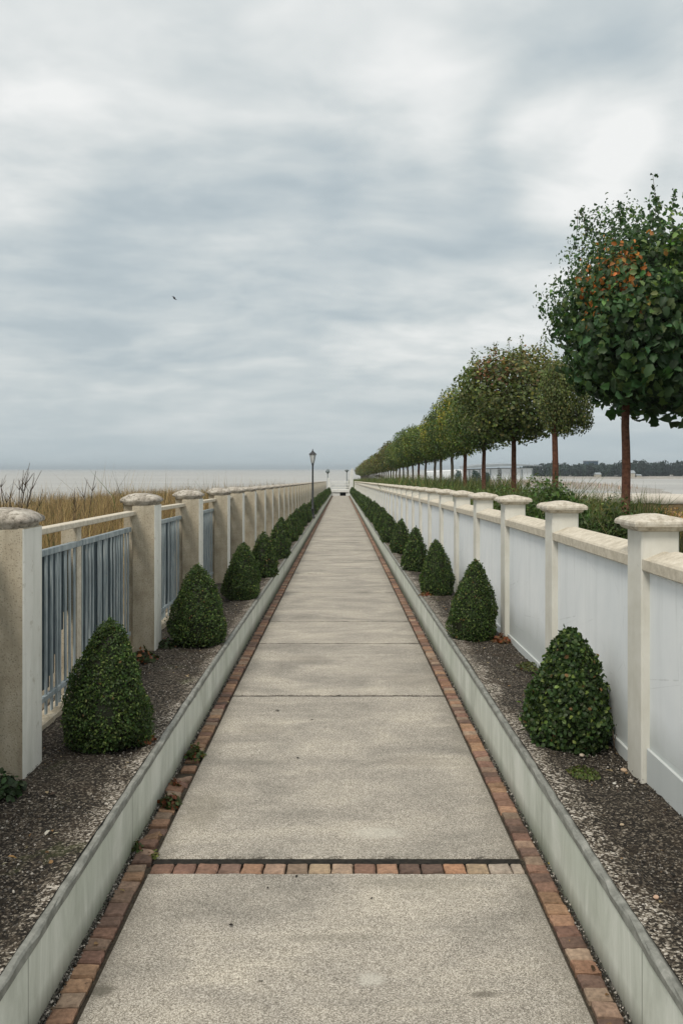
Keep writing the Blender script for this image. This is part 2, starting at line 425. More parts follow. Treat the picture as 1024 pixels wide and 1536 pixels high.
def tri_mesh(name, parts, mats):
    """parts: list of (V, F, C, material index)"""
    V = np.concatenate([p[0] for p in parts]); C = np.concatenate([p[2] for p in parts]); off = 0; Fs = []; MI = []
    for p in parts:
        Fs.append(p[1] + off); MI.append(np.full(len(p[1]), p[3], np.int32)); off += len(p[0])
    Fs = np.concatenate(Fs); MI = np.concatenate(MI)
    me = bpy.data.meshes.new(name)
    me.vertices.add(len(V)); me.vertices.foreach_set('co', V.astype(np.float32).ravel())
    me.loops.add(len(Fs) * 3); me.loops.foreach_set('vertex_index', Fs.astype(np.int32).ravel())
    me.polygons.add(len(Fs)); me.polygons.foreach_set('loop_start', np.arange(0, len(Fs) * 3, 3, dtype=np.int32))
    me.polygons.foreach_set('loop_total', np.full(len(Fs), 3, np.int32))
    for m in mats: me.materials.append(m)
    me.polygons.foreach_set('material_index', MI)
    me.update(calc_edges=True)
    at = me.attributes.new('col', 'FLOAT_COLOR', 'POINT')
    arr = np.ones((len(V), 4), np.float32); arr[:, :3] = C; at.data.foreach_set('color', arr.ravel())
    return me
def mb_arrays(mb, mi):
    Fs = []
    for f in mb.f:
        for i in range(1, len(f) - 1): Fs.append((f[0], f[i], f[i + 1]))
    return np.array(mb.v, float), np.array(Fs), np.array(mb.c, float), mi
def jcol(base, n, rng, v=.25, h=.12):
    c = np.array(base)[None] * np.exp(rng.normal(0, v, (n, 1))) * np.exp(rng.normal(0, h, (n, 3)))
    return np.clip(c, 0.002, .9)

# ------------------------------------------------------------------ world and light
SUN_EL, SUN_AZ = 50, -152        # azimuth measured from +Y towards +X
def world():
    w = bpy.data.worlds.new('World'); scene.world = w; w.use_nodes = True
    n = NT(w.node_tree); bg = n.n['Background']
    sky = n.node('ShaderNodeTexSky', sky_type='NISHITA'); sky.sun_disc = False
    sky.sun_elevation = R(SUN_EL); sky.sun_rotation = R(SUN_AZ)
    sky.air_density = 1.5; sky.dust_density = 3
    d = n.node('ShaderNodeTexCoord').outputs['Generated']
    s = n.node('ShaderNodeSeparateXYZ'); n.set(s.inputs[0], d)
    z = n.math('MAXIMUM', s.outputs[2], 0)
    zc = n.math('ADD', z, .22)
    c = n.node('ShaderNodeCombineXYZ'); n.set(c.inputs[0], n.math('DIVIDE', s.outputs[0], zc)); n.set(c.inputs[1], n.math('DIVIDE', s.outputs[1], zc))
    c.inputs[2].default_value = 3.7
    P = c.outputs[0]
    w1 = n.node('ShaderNodeTexNoise'); n.set(w1.inputs['Vector'], P); w1.inputs['Scale'].default_value = .9; w1.inputs['Detail'].default_value = 3
    wv = n.node('ShaderNodeVectorMath', operation='MULTIPLY_ADD'); n.set(wv.inputs[0], w1.outputs['Color']); wv.inputs[1].default_value = (.55, .55, .2); n.set(wv.inputs[2], P)
    Q = wv.outputs[0]
    big = n.noise(n.coord(scale=(.9, .95, 1), src=Q), 1.15, 3, .5)
    mid = n.noise(n.coord(scale=(.9, 1.1, 1), src=Q), 2.3, 7, .50)
    # underside shading of the cloud lumps: same field sampled a little further towards the light
    sh = n.node('ShaderNodeVectorMath', operation='ADD'); n.set(sh.inputs[0], Q); sh.inputs[1].default_value = (.05, .10, .0)
    mid2 = n.noise(n.coord(scale=(.9, 1.1, 1), src=sh.outputs[0]), 2.3, 7, .50)
    rel = n.math('SUBTRACT', mid, mid2)
    amp = n.mr(z, .0, .16, .30, .80)
    f = n.math('ADD', n.math('MULTIPLY', n.math('SUBTRACT', big, .5), .85), n.math('MULTIPLY', n.math('SUBTRACT', mid, .5), .50))
    f = n.math('ADD', f, n.math('MULTIPLY', rel, .7)); f = n.math('MULTIPLY', f, amp)
    fin_ = n.noise(n.coord(scale=(.9, 1.2, 1), src=Q), 8.0, 6, .6); f = n.math('ADD', f, n.math('MULTIPLY', n.math('MULTIPLY', n.math('SUBTRACT', fin_, .5), .16), amp))
    f = n.math('ADD', f, .53)
    def blob(px, py, rad, amp):
        v = np.array([(px - VX) / F, 1, (VY - py) / F]); v = v / np.linalg.norm(v)
        dn = n.node('ShaderNodeVectorMath', operation='DOT_PRODUCT'); n.set(dn.inputs[0], d); dn.inputs[1].default_value = tuple(v)
        m = n.node('ShaderNodeMapRange', interpolation_type='SMOOTHERSTEP'); n.set(m.inputs[0], dn.outputs['Value'])
        m.inputs[1].default_value = math.cos(R(rad)); m.inputs[2].default_value = 1; m.inputs[3].default_value = 0; m.inputs[4].default_value = amp
        return m.outputs[0]
    for a in [(865, 215, 6, .24), (700, 190, 5, .10), (600, 150, 6, .03), (460, 90, 9, -.05), (420, 275, 4, .07), (610, 270, 5, .05), (20, 210, 6, .06), (90, 90, 8, .02), (820, 90, 8, -.13), (990, 130, 6, -.05),
              (980, 230, 6, .05), (250, 350, 9, -.03), (480, 340, 6, -.02), (700, 330, 6, -.02), (230, 270, 7, .03), (100, 440, 8, .05), (300, 430, 7, .03), (960, 40, 6, .04), (330, 520, 7, .04), (300, 620, 14, -.03)]:
        f = n.math('ADD', f, blob(*a))
    cc = n.ramp(f, [(.25, (.41, .485, .53)), (.40, (.50, .57, .605)), (.52, (.61, .665, .68)), (.63, (.74, .775, .775)), (.78, (.91, .92, .91))])
    # the cloud deck veils out towards the horizon
    hz = n.mr(z, .0, .12, .75, 0)
    cc = n.mix(hz, cc, (.455, .54, .58))
    cc = n.mix(n.mr(z, .50, .75, 0, .85), cc, (.72, .70, .66))
    up = n.mr(z, .48, .9, 1.0, 1.7)
    sc = n.math('MULTIPLY', up, 10.0)
    comb = n.node('ShaderNodeVectorMath', operation='SCALE'); n.set(comb.inputs[0], cc); n.set(comb.inputs['Scale'], sc)
    fin = n.mix(.96, sky.outputs[0], comb.outputs[0])
    n.set(bg.inputs['Color'], fin); bg.inputs['Strength'].default_value = .1
world()
sl = bpy.data.lights.new('sun', 'SUN'); sl.energy = 1.9; sl.angle = R(16); sl.color = (1, .93, .82)
so = bpy.data.objects.new('sun', sl); COL.objects.link(so)
from mathutils import Vector
az = R(SUN_AZ); el = R(SUN_EL)
dirv = Vector((math.sin(az) * math.cos(el), math.cos(az) * math.cos(el), math.sin(el)))
so.rotation_euler = dirv.to_track_quat('Z', 'Y').to_euler(); so.location = (0, 0, 20)
so.location = (-3, -6, 12)

# ------------------------------------------------------------------ setting
def sheet(name, xs, ys, zf, m, parent=None):
    V = [(x, y, zf(x, y)) for y in ys for x in xs]; nx = len(xs)
    Fs = [(j*nx + i, j*nx + i + 1, (j+1)*nx + i + 1, (j+1)*nx + i) for j in range(len(ys) - 1) for i in range(nx - 1)]
    b = MB(); b.add(V, Fs, 0, None, True); return b.build(name, m, parent)
def lerp(a, b, t): t = min(max(t, 0), 1); t = t * t * (3 - 2 * t); return a + (b - a) * t
def zground(x, y):
    s = zg(min(y, 190))
    if -1.72 < x < 1.40: z = -.16 + s
    elif x < 0:
        z = .22 + s
        z = lerp(z, -.15 + s, (-x - 3) / 6)
        z = lerp(z, -5.5, (-x - 15) / 22)
    else:
        z = .42 + s
        z = lerp(z, .15 + s, (x - 6) / 3)
        z = lerp(z, -5.5, (x - 13.5 - max(0, 26 - y) * .5) / 10)
    if x < 1.4: z = lerp(z, -6, (y - 91) / 14)
    z = lerp(z, -6, (y - 175) / 25)
    if y < -25: z = lerp(z, -.3, (-25 - y) / 10)
    return z + (.03 * math.sin(x * 2.1 + y * 1.3) * math.cos(y * .9 - x) if abs(x) > 2 else 0)
xs = sorted(set([-9000, -2000, -400, -120, -60] + [round(-40 + i * 1.5, 2) for i in range(16)] + [round(-16 + i * .8, 2) for i in range(17)] + [-2.8, -2.4, -2.0, -1.73, -1.70, 0, 1.38, 1.41, 1.8, 2.2, 2.8] + [round(3.4 + i * .8, 2) for i in range(16)] + [17.5, 20, 23, 26, 30, 40, 60, 120, 400, 2000, 9000]))
ys = sorted(set([-3000, -400, -80, -40, -30, -24, -16] + [-10 + i * .9 for i in range(40)] + [26 + i * 3 for i in range(62)] + [215, 260, 400, 1500, 9000]))
g = sheet('ground', xs, ys, zground, M['ground']); tag(g, 'sandy and weedy ground on both sides of the walk', 'ground', kind='structure')
b = MB(); b.add([(-9000, -200, -3), (9000, -200, -3), (9000, 9000, -3), (-9000, 9000, -3)], [(0, 1, 2, 3)])
tag(b.build('sea', M['sea']), 'pale grey silty sea out to the horizon', 'sea', kind='structure')

YE = 86.0
YS = [-4, -2, 0, 2, 4, 4.5, 5, 5.5, 6, 6.5, 7, 7.5] + [8 + i * 2 for i in range(40)]
# path slabs
rng = random.Random(3)
joints = [-4.5, -1.8, .9, 3.60, 6.33, 8.34, 9.63, 12.1]
while joints[-1] < YE - 2.4: joints.append(joints[-1] + 2.4)
joints[-1] = YE
b = MB(); PL, PR = -.788, .757
def slab(y0, y1):
    n = 48; V = []; z0 = zg(y0); z1 = zg(y1)
    e = .007
    def row(y, z, jit, inset):
        return [(PL + inset + (PR - PL - 2*inset) * i / n, y + (rng.gauss(0, jit) if 0 < i < n else 0), z) for i in range(n + 1)]
    rows = [row(y0 + .0, z0 - .07, .0, 0), row(y0, z0 - e, .003, 0), row(y0 + e, z0, .002, e), row(y1 - e, z1, .002, e), row(y1, z1 - e, .003, 0), row(y1, z1 - .07, 0, 0)]
    if y0 < 6 < y1 + 1.5: rows.insert(3, row((y0 + y1) / 2, zg((y0 + y1) / 2), 0, e))
    for r in rows: V += r
    w = n + 1; Fs = [(j*w + i, j*w + i + 1, (j+1)*w + i + 1, (j+1)*w + i) for j in range(len(rows) - 1) for i in range(n)]
    # side skirts
    L = [j*w for j in range(len(rows))]; Rr = [j*w + n for j in range(len(rows))]
    Fs.append(L); Fs.append(Rr[::-1]); b.add(V, Fs)
for i in range(len(joints) - 1):
    y0, y1 = joints[i], joints[i + 1]
    gp = .019 if y0 < 8 else min(.045, .016 + (y0 - 8) * .0016)
    if abs(y0 - 3.60) < .01: y0 = 3.662
    if abs(y1 - 3.60) < .01: y1 = 3.554
    slab(y0 + gp, y1 - gp)
jb = MB()
for y in joints[1:-1]:
    w = .022 if y < 8 else min(.055, .024 + (y - 8) * .002)
    if abs(y - 3.6) < .01: jb.box(PL, PR, 3.630, 3.676, -.06, -.006)
    else: jb.box(PL, PR, y - w, y + w, zg(y) - .06, zg(y) - .0055)
tag(jb.build('joint_filler', M['tar']), 'black filler in the joints between the slabs', 'path', kind='structure')
tag(b.build('path', M['path']), 'long straight walk of pale aggregate concrete slabs', 'path', kind='structure')
sheet_ = sheet('path_bedding', [-.905, 0, .872], YS + [YE + 1], lambda x, y: zg(y) - .022, M['dirt']); tag(sheet_, 'dark dirt filling the joints of the walk', 'path', kind='structure')
# bricks
BC = [(.25, .145, .095), (.29, .175, .115), (.21, .125, .09), (.17, .11, .085), (.32, .20, .125), (.27, .185, .135), (.30, .22, .16), (.15, .10, .078), (.24, .14, .105)]
def brick(b, cx, cy, hx, hy, z, rz, col, tilt=0):
    e = .006; pr = []
    ca, sa = math.cos(rz), math.sin(rz)
    shape = [(1, -1), (1, -.3), (1, .35), (1, 1), (.3, 1), (-.3, 1), (-1, 1), (-1, .3), (-1, -.35), (-1, -1), (-.3, -1), (.35, -1)]
    V = []
    for (a, c, dz) in ((hx, hy, -.045), (hx, hy, -e), (hx - e, hy - e, 0)):
        for (u, v) in shape:
            x = u * a + rng.gauss(0, .0012); y = v * c + rng.gauss(0, .0012)
            V.append((cx + x * ca - y * sa, cy + x * sa + y * ca, z + dz + tilt * u * .5 + rng.gauss(0, .0006)))
    n = 12; Fs = [(i*n + k, i*n + (k+1) % n, (i+1)*n + (k+1) % n, (i+1)*n + k) for i in range(2) for k in range(n)] + [[24 + k for k in range(12)]]
    b.add(V, Fs, 0, col)
def bcol(): 
    c = rng.choice(BC); k = rng.uniform(.75, 1.25); return tuple(x * k for x in c)
def border(name, xa, xb, rough, label):
    b = MB(); y = -4.0
    while y < YE - .1:
        L = rng.choice([.074, .076, .078, .080]) if rng.random() > .08 else .098
        bad = rough and (3.55 < y < 3.95 or 4.35 < y < 5.0)
        if bad and rng.random() < .3: y += L; continue
        s = 1 if not bad else 4
        brick(b, (xa + xb) / 2 + rng.gauss(0, .0015) * s, y + L / 2, (xb - xa) / 2 - .004 - rng.uniform(0, .005), L / 2 - .0035, zg(y) - .004 + rng.gauss(0, .0018) * s, rng.gauss(0, .014) * s, bcol(), rng.gauss(0, .003) * s)
        y += L
    o = b.build(name, M['brick'], None, True); tag(o, label, 'edging', kind='structure')
border('brick_border', -.893, -.800, True, 'weedy brick border along the left side of the walk')
border('brick_border', .766, .860, False, 'tidy brick border along the right side of the walk')
b = MB(); x = PL + .004
i = 0
while x < PR - .03:
    w = min(.093, PR - x); c = bcol()
    if i in (7, 14): c = (.38, .285, .19)
    if i == 13: c = (.36, .20, .12)
    if i > 14: c = (.38, .32, .26)
    brick(b, x + w/2, 3.588, w/2 - .0035, .040, -.002, rng.gauss(0, .012), c, 0); x += w; i += 1
tag(b.build('brick_row', M['brick'], None, True), 'row of bricks crossing the walk between two slabs', 'edging', kind='structure')

# kerb walls
def kerb(xf, sgn, ztop, label):
    t = empty('kerb_wall', (xf, 2.5, 0)); tag(t, label, 'kerb wall')
    prof = [(0, -.10), (0, ztop - .034), (-.006, ztop - .032), (-.006, ztop - .007), (0, ztop), (.015, ztop + .001), (.05, ztop - .022), (.112, ztop - .10)]
    ysl = [-4 + .25 * i for i in range(0, 24)] + [2 + .07 * i for i in range(0, 110)] + [9.8, 10.2, 10.6] + [11 + .8 * i for i in range(95)]
    ysl = [y for y in ysl if y < YE - .2] + [YE - .1]
    def strip(p0, p1, m, nm):
        b = MB(); V = []
        for y in ysl:
            for k in range(p0, p1):
                x, z = prof[k]; j = rng.gauss(0, .0022) if k >= 3 else 0
                V.append((sgn * x + sgn * j, y - 2.5, z + zg(y) + (rng.gauss(0, .0016) if k >= 2 else 0)))
        w = p1 - p0; Fs = [(j*w + i, j*w + i + 1, (j+1)*w + i + 1, (j+1)*w + i) for j in range(len(ysl) - 1) for i in range(w - 1)]
        b.add(V, Fs); return b.build(nm, m, t)
    a = strip(0, 2, M['kerb'], 'wall_face'); l = strip(1, 8, M['lip'], 'coping_edge')
kerb(-.90, -1, .28, 'low pale concrete kerb wall holding back the left planting bed')
kerb(.868, 1, .30, 'low pale concrete kerb wall holding back the right planting bed')
def bedz(base):
    def f(x, y):
        h = .010 * math.sin(x * 9 + y * 3.1) + .007 * math.sin(y * 7.3 - x * 4) + rng.gauss(0, .0035)
        return base + zg(y) - .010 + h * min(1, max(0.25, (abs(x) - .93) * 6)) + (.012 if abs(x) < 1.0 else 0)
    return f
by = [-4 + .05 * i for i in range(270)] + [9.5 + .4 * i for i in range(192)]
by = [y for y in by if y < YE] 
L_ = sheet('planting_bed', [-.921, -.93, -.955] + [-1.0 - .05 * i for i in range(14)] + [-1.72], by, bedz(.28), M['bed']); tag(L_, 'dark gravelly bed between the left kerb and the blue-railed fence', 'planting bed', kind='structure')
Rb = sheet('planting_bed', [1.375, 1.33] + [1.30 - .045 * i for i in range(8)] + [.94, .905, .891], by, bedz(.30), M['bed']); tag(Rb, 'dark gravelly bed between the right kerb and the white wall', 'planting bed', kind='structure')

# loose gravel
nr = np.random.default_rng(5)
def gravel(x0, x1, base, n, label):
    y = 2.2 + 9 * nr.random(n) ** 1.6; x = x0 + (x1 - x0) * nr.random(n); s = .0022 + .0035 * nr.random(n) ** 2.2
    O = np.array([(1, 0, 0), (0, 1, 0), (-1, 0, 0), (0, -1, 0), (0, 0, .8), (0, 0, -.8)], float)
    OF = np.array([(0, 1, 4), (1, 2, 4), (2, 3, 4), (3, 0, 4), (1, 0, 5), (2, 1, 5), (3, 2, 5), (0, 3, 5)])
    P = np.stack([x, y, base + zgv(y) + .001], 1)
    V = P[:, None] + s[:, None, None] * (O[None] * nr.uniform(.6, 1.5, (n, 1, 3)) + nr.normal(0, .15, (n, 6, 3)))
    Fs = OF[None] + (np.arange(n) * 6)[:, None, None]
    c = nr.random((n, 1)); c = np.where(c > .8, .42, np.where(c > .42, .14, .04)) * np.array([[1, .92, .82]]) * np.exp(nr.normal(0, .2, (n, 1)))
    me = tri_mesh('gravel', [(V.reshape(-1, 3), Fs.reshape(-1, 3), np.repeat(c, 6, 0), 0)], [M['stone']])
    tag(link('gravel', me), label, 'gravel', kind='stuff')
gravel(-1.65, -.96, .272, 11000, 'loose fine gravel scattered on the left bed')
gravel(.93, 1.33, .292, 7500, 'loose fine gravel scattered on the right bed')

gravel(-.902, -.878, .0, 3500, 'crumbs of dirt along the foot of the left kerb')
gravel(.848, .872, .0, 2600, 'crumbs of dirt along the foot of the right kerb')
def litter(x0, x1, base, n, label):
    y = 2.2 + 22 * nr.random(n) ** 1.4; x = x0 + (x1 - x0) * nr.random(n) ** .8
    P = np.stack([x, y, base + zgv(y) + .004], 1); N = np.tile(np.array([[0, 0, 1.0]]), (n, 1))
    pal = np.array([(.16, .09, .04), (.30, .18, .08), (.09, .06, .035), (.38, .30, .18), (.06, .04, .03)]); C = pal[nr.integers(0, 5, n)] * np.exp(nr.normal(0, .2, (n, 1)))
    a = leaf_arrays(P, N, .016 * nr.uniform(.4, 1.5, n), C, nr, LEAF6, 0, .3)
    tag(link('leaf_litter', tri_mesh('leaf_litter', [a + (0,)], [M['leaf']])), label, 'leaf litter', kind='stuff')
litter(-1.62, -.98, .275, 420, 'small dead leaves strewn over the left bed')
litter(1.32, .96, .295, 380, 'small dead leaves strewn over the right bed')
litter(-.89, -.80, .002, 90, 'small dead leaves caught on the left brick border')
litter(.86, .77, .002, 40, 'small dead leaves caught on the right brick border')
# ------------------------------------------------------------------ left fence
fence = empty('railing_fence', (-1.53, 3.86, 0)); tag(fence, 'tan pillared fence with blue metal railings along the left bed', 'fence')
FX, FY = -1.53, 3.86
prng = random.Random(11)
b = MB(); b.bevbox(-.055, .12, 0, .24, 0, 1.17, 0, None, [0, 0, 0, 1, 0, 0], .006)
me_pil = b.mesh('pillar', [M['stucco'], M['white']])
def capmesh(dome):
    b = MB(); hx, hy = .146, .138
    top = [(hx - .020, hy - .020, .056), (.095, .092, .073), (.05, .05, .084), (.02, .02, .086)] if dome else [(hx - .02, hy - .02, .056), (.09, .09, .066), (.03, .03, .070)]
    b.rings([(.118, .123, -.004), (.122, .127, .014), (hx - .004, hy - .004, .020), (hx, hy, .030), (hx - .002, hy - .002, .040)] + top, square(32, 12), 0, None, True, .0020, prng, -.008, .12)
    me = b.mesh('cap', [M['cap']]); return me
me_cap = [capmesh(True), capmesh(True), capmesh(False)]
pys = [1.15, 3.86, 6.59, 8.66, 10.85, 12.5, 14.3]
while pys[-1] < YE - 2.2: pys.append(pys[-1] + 1.82)
me_panels = {}
def railpanel(L, z0, z1, n, w, d, back):
    b = MB(); b.bevbox(-.016, .016, 0, L, z1 - .035, z1, 0, None, None, .003)
    b.box(-.012, .012, 0, L, z0 + .05, z0 + .075)
    r = random.Random(int(L * 100))
    for k in range(n):
        y = (k + .5) * L / n
        lean = r.gauss(0, .003)
        b.box(-.004 + lean, .004 + lean, y - w/2, y + w/2, z0 - .03, z1 - .035 - .001)
    return b.mesh('metal_panel', [M['blue']])
def slatback(L, z0, z1, n):  # row of slats added so the gaps between bars look dark
    b = MB(); r = random.Random(9)
    for k in range(n):
        y = (k + .0) * L / n; b.box(-.003, .003, y, y + L / n * .80, z0 + (.05 + .22 * (1 + math.sin(k * .55)) if k < n * .55 else .02), z1)
    return b.mesh('rear_slats', [M['bluedark']])
for i, y in enumerate(pys):
    p = link('pillar', me_pil, fence, (FX - FX, y - FY, zg(y) + .215))
    if i == 1: p['label'] = 'nearest pillar with pebble-dashed grey-tan front'
    c = link('cap', me_cap[i % 2 if i < 6 else 2], p, (0, 0, 1.17))
    c.rotation_euler = (0, 0, 0)
    if i == len(pys) - 1: continue
    y0, y1 = y + .24, pys[i + 1]; L = y1 - y0; zz = zg(y0)
    sl_ = -math.atan((zg(y0) - zg(y1)) / L)
    key = round(L, 2)
    if key not in me_panels:
        bb = MB(); bb.bevbox(-.035, .035, 0, L, 1.305, 1.338, 0, None, None, .004)
        pb = MB(); pb.box(-.05, .05, 0, L, .16, .305)
        po = MB(); po.bevbox(-.05, .05, 0, .085, .18, 1.302, 0, None, [0, 0, 0, 1, 0, 0], .004)  # path side gets the paler material, painting light onto it
        sp = MB(); sp.bevbox(-.070, .0, .03, .22, .2, 1.382, 0, None, None, .004)
        me_panels[key] = (railpanel(L, .345, 1.215, max(3, int(L / .082)), .028, .02, 0), slatback(L, .36, 1.17, max(3, int(L / .082))), bb.mesh('top_rail', [M['cope']]), pb.mesh('plinth', [M['stucco']]), po.mesh('post', [M['stucco'], M['cope']]), sp.mesh('pilaster', [M['stucco']]))
    ms = me_panels[key]
    for nm, me, dx in (('metal_panel', ms[0], -.075), ('top_rail', ms[2], -.06), ('plinth', ms[3], -.08)):
        o = link(nm, me, fence, (dx, y0 - FY, zz)); o.rotation_euler = (sl_, 0, 0)
        if nm == 'metal_panel' and y < 12:
            q = link('rear_slats', ms[1], o, (-.05, 0, 0))
    if L > 1.9: link('post', ms[4], fence, (-.112, y0 + L * .46 - FY, zz))
    if y < 30: link('pilaster', ms[5], fence, (-.0565, y1 - FY, zg(y1)))

# ------------------------------------------------------------------ right wall
wall = empty('boundary_wall', (1.39, 3.78, 0)); tag(wall, 'white rendered garden wall with cream capped pillars along the right bed', 'wall')
WX, WY = 1.39, 3.78
rp = [-.75, .75, 2.26, 3.78, 5.38, 6.93, 8.40, 9.88]
while rp[-1] < YE - 1.7: rp.append(rp[-1] + 1.5)
b = MB(); b.bevbox(-.080, .085, 0, .19, 0, 1.24, 0, None, None, .006)
b.bevbox(-.092, .02, -.010, .200, 0, .10, 0, None, None, .006) if False else None
me_rp = b.mesh('pillar', [M['pil']])
def rcap(seed):
    b = MB(); r = random.Random(seed)
    hx, hy = .0825, .095; o = .045
    P = [(hx + .004, hy + .004, -.004), (hx + .020, hy + .020, .003), (hx + .028, hy + .028, .016), (hx + o - .002, hy + o - .002, .018), (hx + o, hy + o, .030), (hx + o - .003, hy + o - .003, .040),
         (hx + .024, hy + .024, .052), (hx - .02, hy - .02, .060), (.03, .034, .068), (.01, .012, .070)]
    b.rings(P, SQ, 0, None, False, .0006, r, .0025, .095)
    return b.mesh('cap', [M['cap2']])
def m_cap2(n, b):
    v = n.coord('Object'); k = n.noise(v, 26, 7, .76); k2 = n.noise(v, 9, 5, .7)
    c = n.ramp(k, [(.34, (.28, .24, .18)), (.47, (.50, .455, .375)), (.62, (.64, .60, .52)), (.8, (.75, .72, .65))])
    c = n.mix(n.mr(k2, .56, .72, 0, .6), c, (.24, .19, .13))
    return c, n.noise(v, 90, 4, .6), .25, .002
M['cap2'] = mat('weathered_cream_cap', m_cap2, .95)
me_rc = [rcap(1), rcap(2), rcap(3)]
bays = {}
def baymeshes(L):
    key = round(L, 2)
    if key in bays: return bays[key]
    r = random.Random(int(L * 1000))
    # panel, local z 0 = 0.44 world
    b = MB(); n = 14
    b.box(.0, .10, 0, L, -.30, .80)
    pm = b.mesh('panel', [M['panel']])
    s = MB(); s.bevbox(-.014, .0, 0, L, -.30, .012 if abs(L - 1.33) < .02 else -.075, 0, None, None, .004); sm = s.mesh('skirting', [M['panel']])
    c = MB(); N = 22
    prof = [(-.030, .785), (-.034, .790), (-.034, .835), (-.026, .845), (.055, .878), (.075, .879), (.165, .842), (.172, .785)]
    V = []
    for j in range(N + 1):
        f = j / N; y = f * L; e = min(f, 1 - f) * N
        for k, (x, z) in enumerate(prof):
            zz = z - (.012 if e < 1 and 2 < k < 7 else 0); V.append((x + r.gauss(0, .0003), y, zz + r.gauss(0, .0004)))
    w = len(prof); Fs = [(j*w + i, j*w + (i+1) % w, (j+1)*w + (i+1) % w, (j+1)*w + i) for j in range(N) for i in range(w)]
    Fs.append(list(range(w))); Fs.append([N*w + i for i in range(w)][::-1]); c.add(V, Fs)
    cm = c.mesh('coping', [M['cope']])
    bays[key] = (pm, sm, cm); return bays[key]
for i, y in enumerate(rp):
    p = link('pillar', me_rp, wall, (0, y - WY, zg(y) + .14)); link('cap', me_rc[i % 3], p, (0, 0, 1.24))
    if i == len(rp) - 1: continue
    y0, y1 = y + .19, rp[i + 1]; L = y1 - y0; pm, sm, cm = baymeshes(L); sl_ = -math.atan((zg(y0) - zg(y1)) / L)
    o = link('panel', pm, wall, (1.345 - WX, y0 - WY, zg(y0) + .42)); o.rotation_euler = (sl_, 0, 0)
    if y < 45: q = link('skirting', sm, o)
    o = link('coping', cm, wall, (1.345 - WX, y0 - WY, zg(y0) + .42)); o.rotation_euler = (sl_, 0, 0)

# ------------------------------------------------------------------ shrubs
PROF_T = np.array([0, .04, .12, .22, .35, .5, .65, .78, .88, .95, 1.0]); PROF_R = np.array([.74, .88, .97, 1.0, .95, .84, .68, .51, .36, .23, .0])
def shrub_mesh(seed, n, leaf, H=.60, Rr=.215, tmpl=LEAF4, lump=.075, loose=.015, base=(.046, .082, .021)):
    r = np.random.default_rng(seed)
    def surf(t, a):
        rad = np.interp(t, PROF_T, PROF_R) * Rr
        return rad * (1 + lump * (np.sin(3*a + seed + 5*t) + np.sin(5*a - 9*t + seed*2) * .7 + np.sin(11*t*2 + 2*a) * .5))
    # sample t by area
    t = r.random(n * 2); keep = r.random(n * 2) < np.interp(t, PROF_T, np.maximum(PROF_R, .35)); t = t[keep][:n]; n_ = len(t)
    a = r.random(n_) * 2 * PI
    depth = 1 - np.abs(r.normal(0, .07 + loose, n_)) + (r.random(n_) < .04 + loose) * r.uniform(0, .06 + loose, n_)
    rad = surf(t, a) * depth
    tw = 1 + .015 * r.normal(0, 1, n_)
    z = t * H * tw + leaf * .3
    P = np.stack([rad * np.cos(a), rad * np.sin(a), z], 1)
    N = np.stack([np.cos(a), np.sin(a), .35 + 1.2 * (t > .8) * (t - .8) * 5], 1); N /= np.linalg.norm(N, axis=1)[:, None]
    cl = .5 + .5 * np.sin(a * 7 + np.sin(t * 19) * 2) * np.sin(t * 23 + a * 3)
    C = jcol(base, n_, r, .28, .08) * (0.75 + .5 * cl)[:, None]
    dd = r.random(n_) < .012; C[dd] = jcol((.20, .12, .05), dd.sum(), r, .2, .06)
    tip = r.random(n_) < .16; C[tip] = jcol((.15, .21, .055), tip.sum(), r, .2, .06)
    parts = [leaf_arrays(P, N, leaf * r.uniform(.7, 1.25, n_), C, r, tmpl, .0, .85) + (0,)]
    dead = None
    # inner core of branches and leaf mass; its dark colour paints gap shade
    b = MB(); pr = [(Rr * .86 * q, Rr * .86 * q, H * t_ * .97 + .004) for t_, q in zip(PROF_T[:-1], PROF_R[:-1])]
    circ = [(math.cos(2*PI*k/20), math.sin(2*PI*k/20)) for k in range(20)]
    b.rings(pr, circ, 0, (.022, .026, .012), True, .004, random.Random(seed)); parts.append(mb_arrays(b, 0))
    s = MB(); s.tube([(0, 0, -.05), (.005, 0, .08)], .018, 6, 0, (.05, .035, .02)); parts.append(mb_arrays(s, 1))
    return tri_mesh('boxwood_shrub', parts, [M['leaf'], M['twig']])
me_big = [shrub_mesh(1, 17000, .0165), shrub_mesh(2, 14000, .0175), shrub_mesh(3, 11000, .020)]
me_loose = shrub_mesh(7, 13000, .024, .58, .212, LEAF6, .085, .075, (.042, .076, .024))
me_med = [shrub_mesh(4, 3600, .033), shrub_mesh(5, 3600, .033)]
me_far = [shrub_mesh(8, 800, .06), shrub_mesh(9, 800, .06)]
ORD = ['', 'first', 'second', 'third', 'fourth', 'fifth', 'sixth', 'seventh', 'eighth', 'ninth', 'tenth', 'eleventh', 'twelfth', 'thirteenth', 'fourteenth', 'fifteenth', 'sixteenth']
def bush(me, x, y, base, s, sz, rz, label, grp):
    o = link('boxwood_shrub', me, None, (x, y, base + zg(y) - .012)); o.scale = (s, s, sz); o.rotation_euler = (.035 * math.sin(rz * 5 + y), .04 * math.sin(rz * 3 + y * 2), rz)
    tag(o, label, 'shrub', grp); return o
LS = [(4.34, -1.175, .61, .43), (6.90, -1.125, .615, .455), (9.5, -1.085, .60, .415), (11.6, -1.035, .585, .37), (14.3, -1.04, .60, .37)]
LL = ['tall clipped boxwood cone in front, beside the nearest tan pillar', 'broad clipped boxwood cone beside the second tan pillar', 'rounded boxwood cone, third from the near end of the left bed',
      'slim boxwood cone, fourth from the near end of the left bed', 'small boxwood cone, fifth from the near end of the left bed']
y = 16.4; lst = []
while y < YE - .8: lst.append(y); y += 2.0
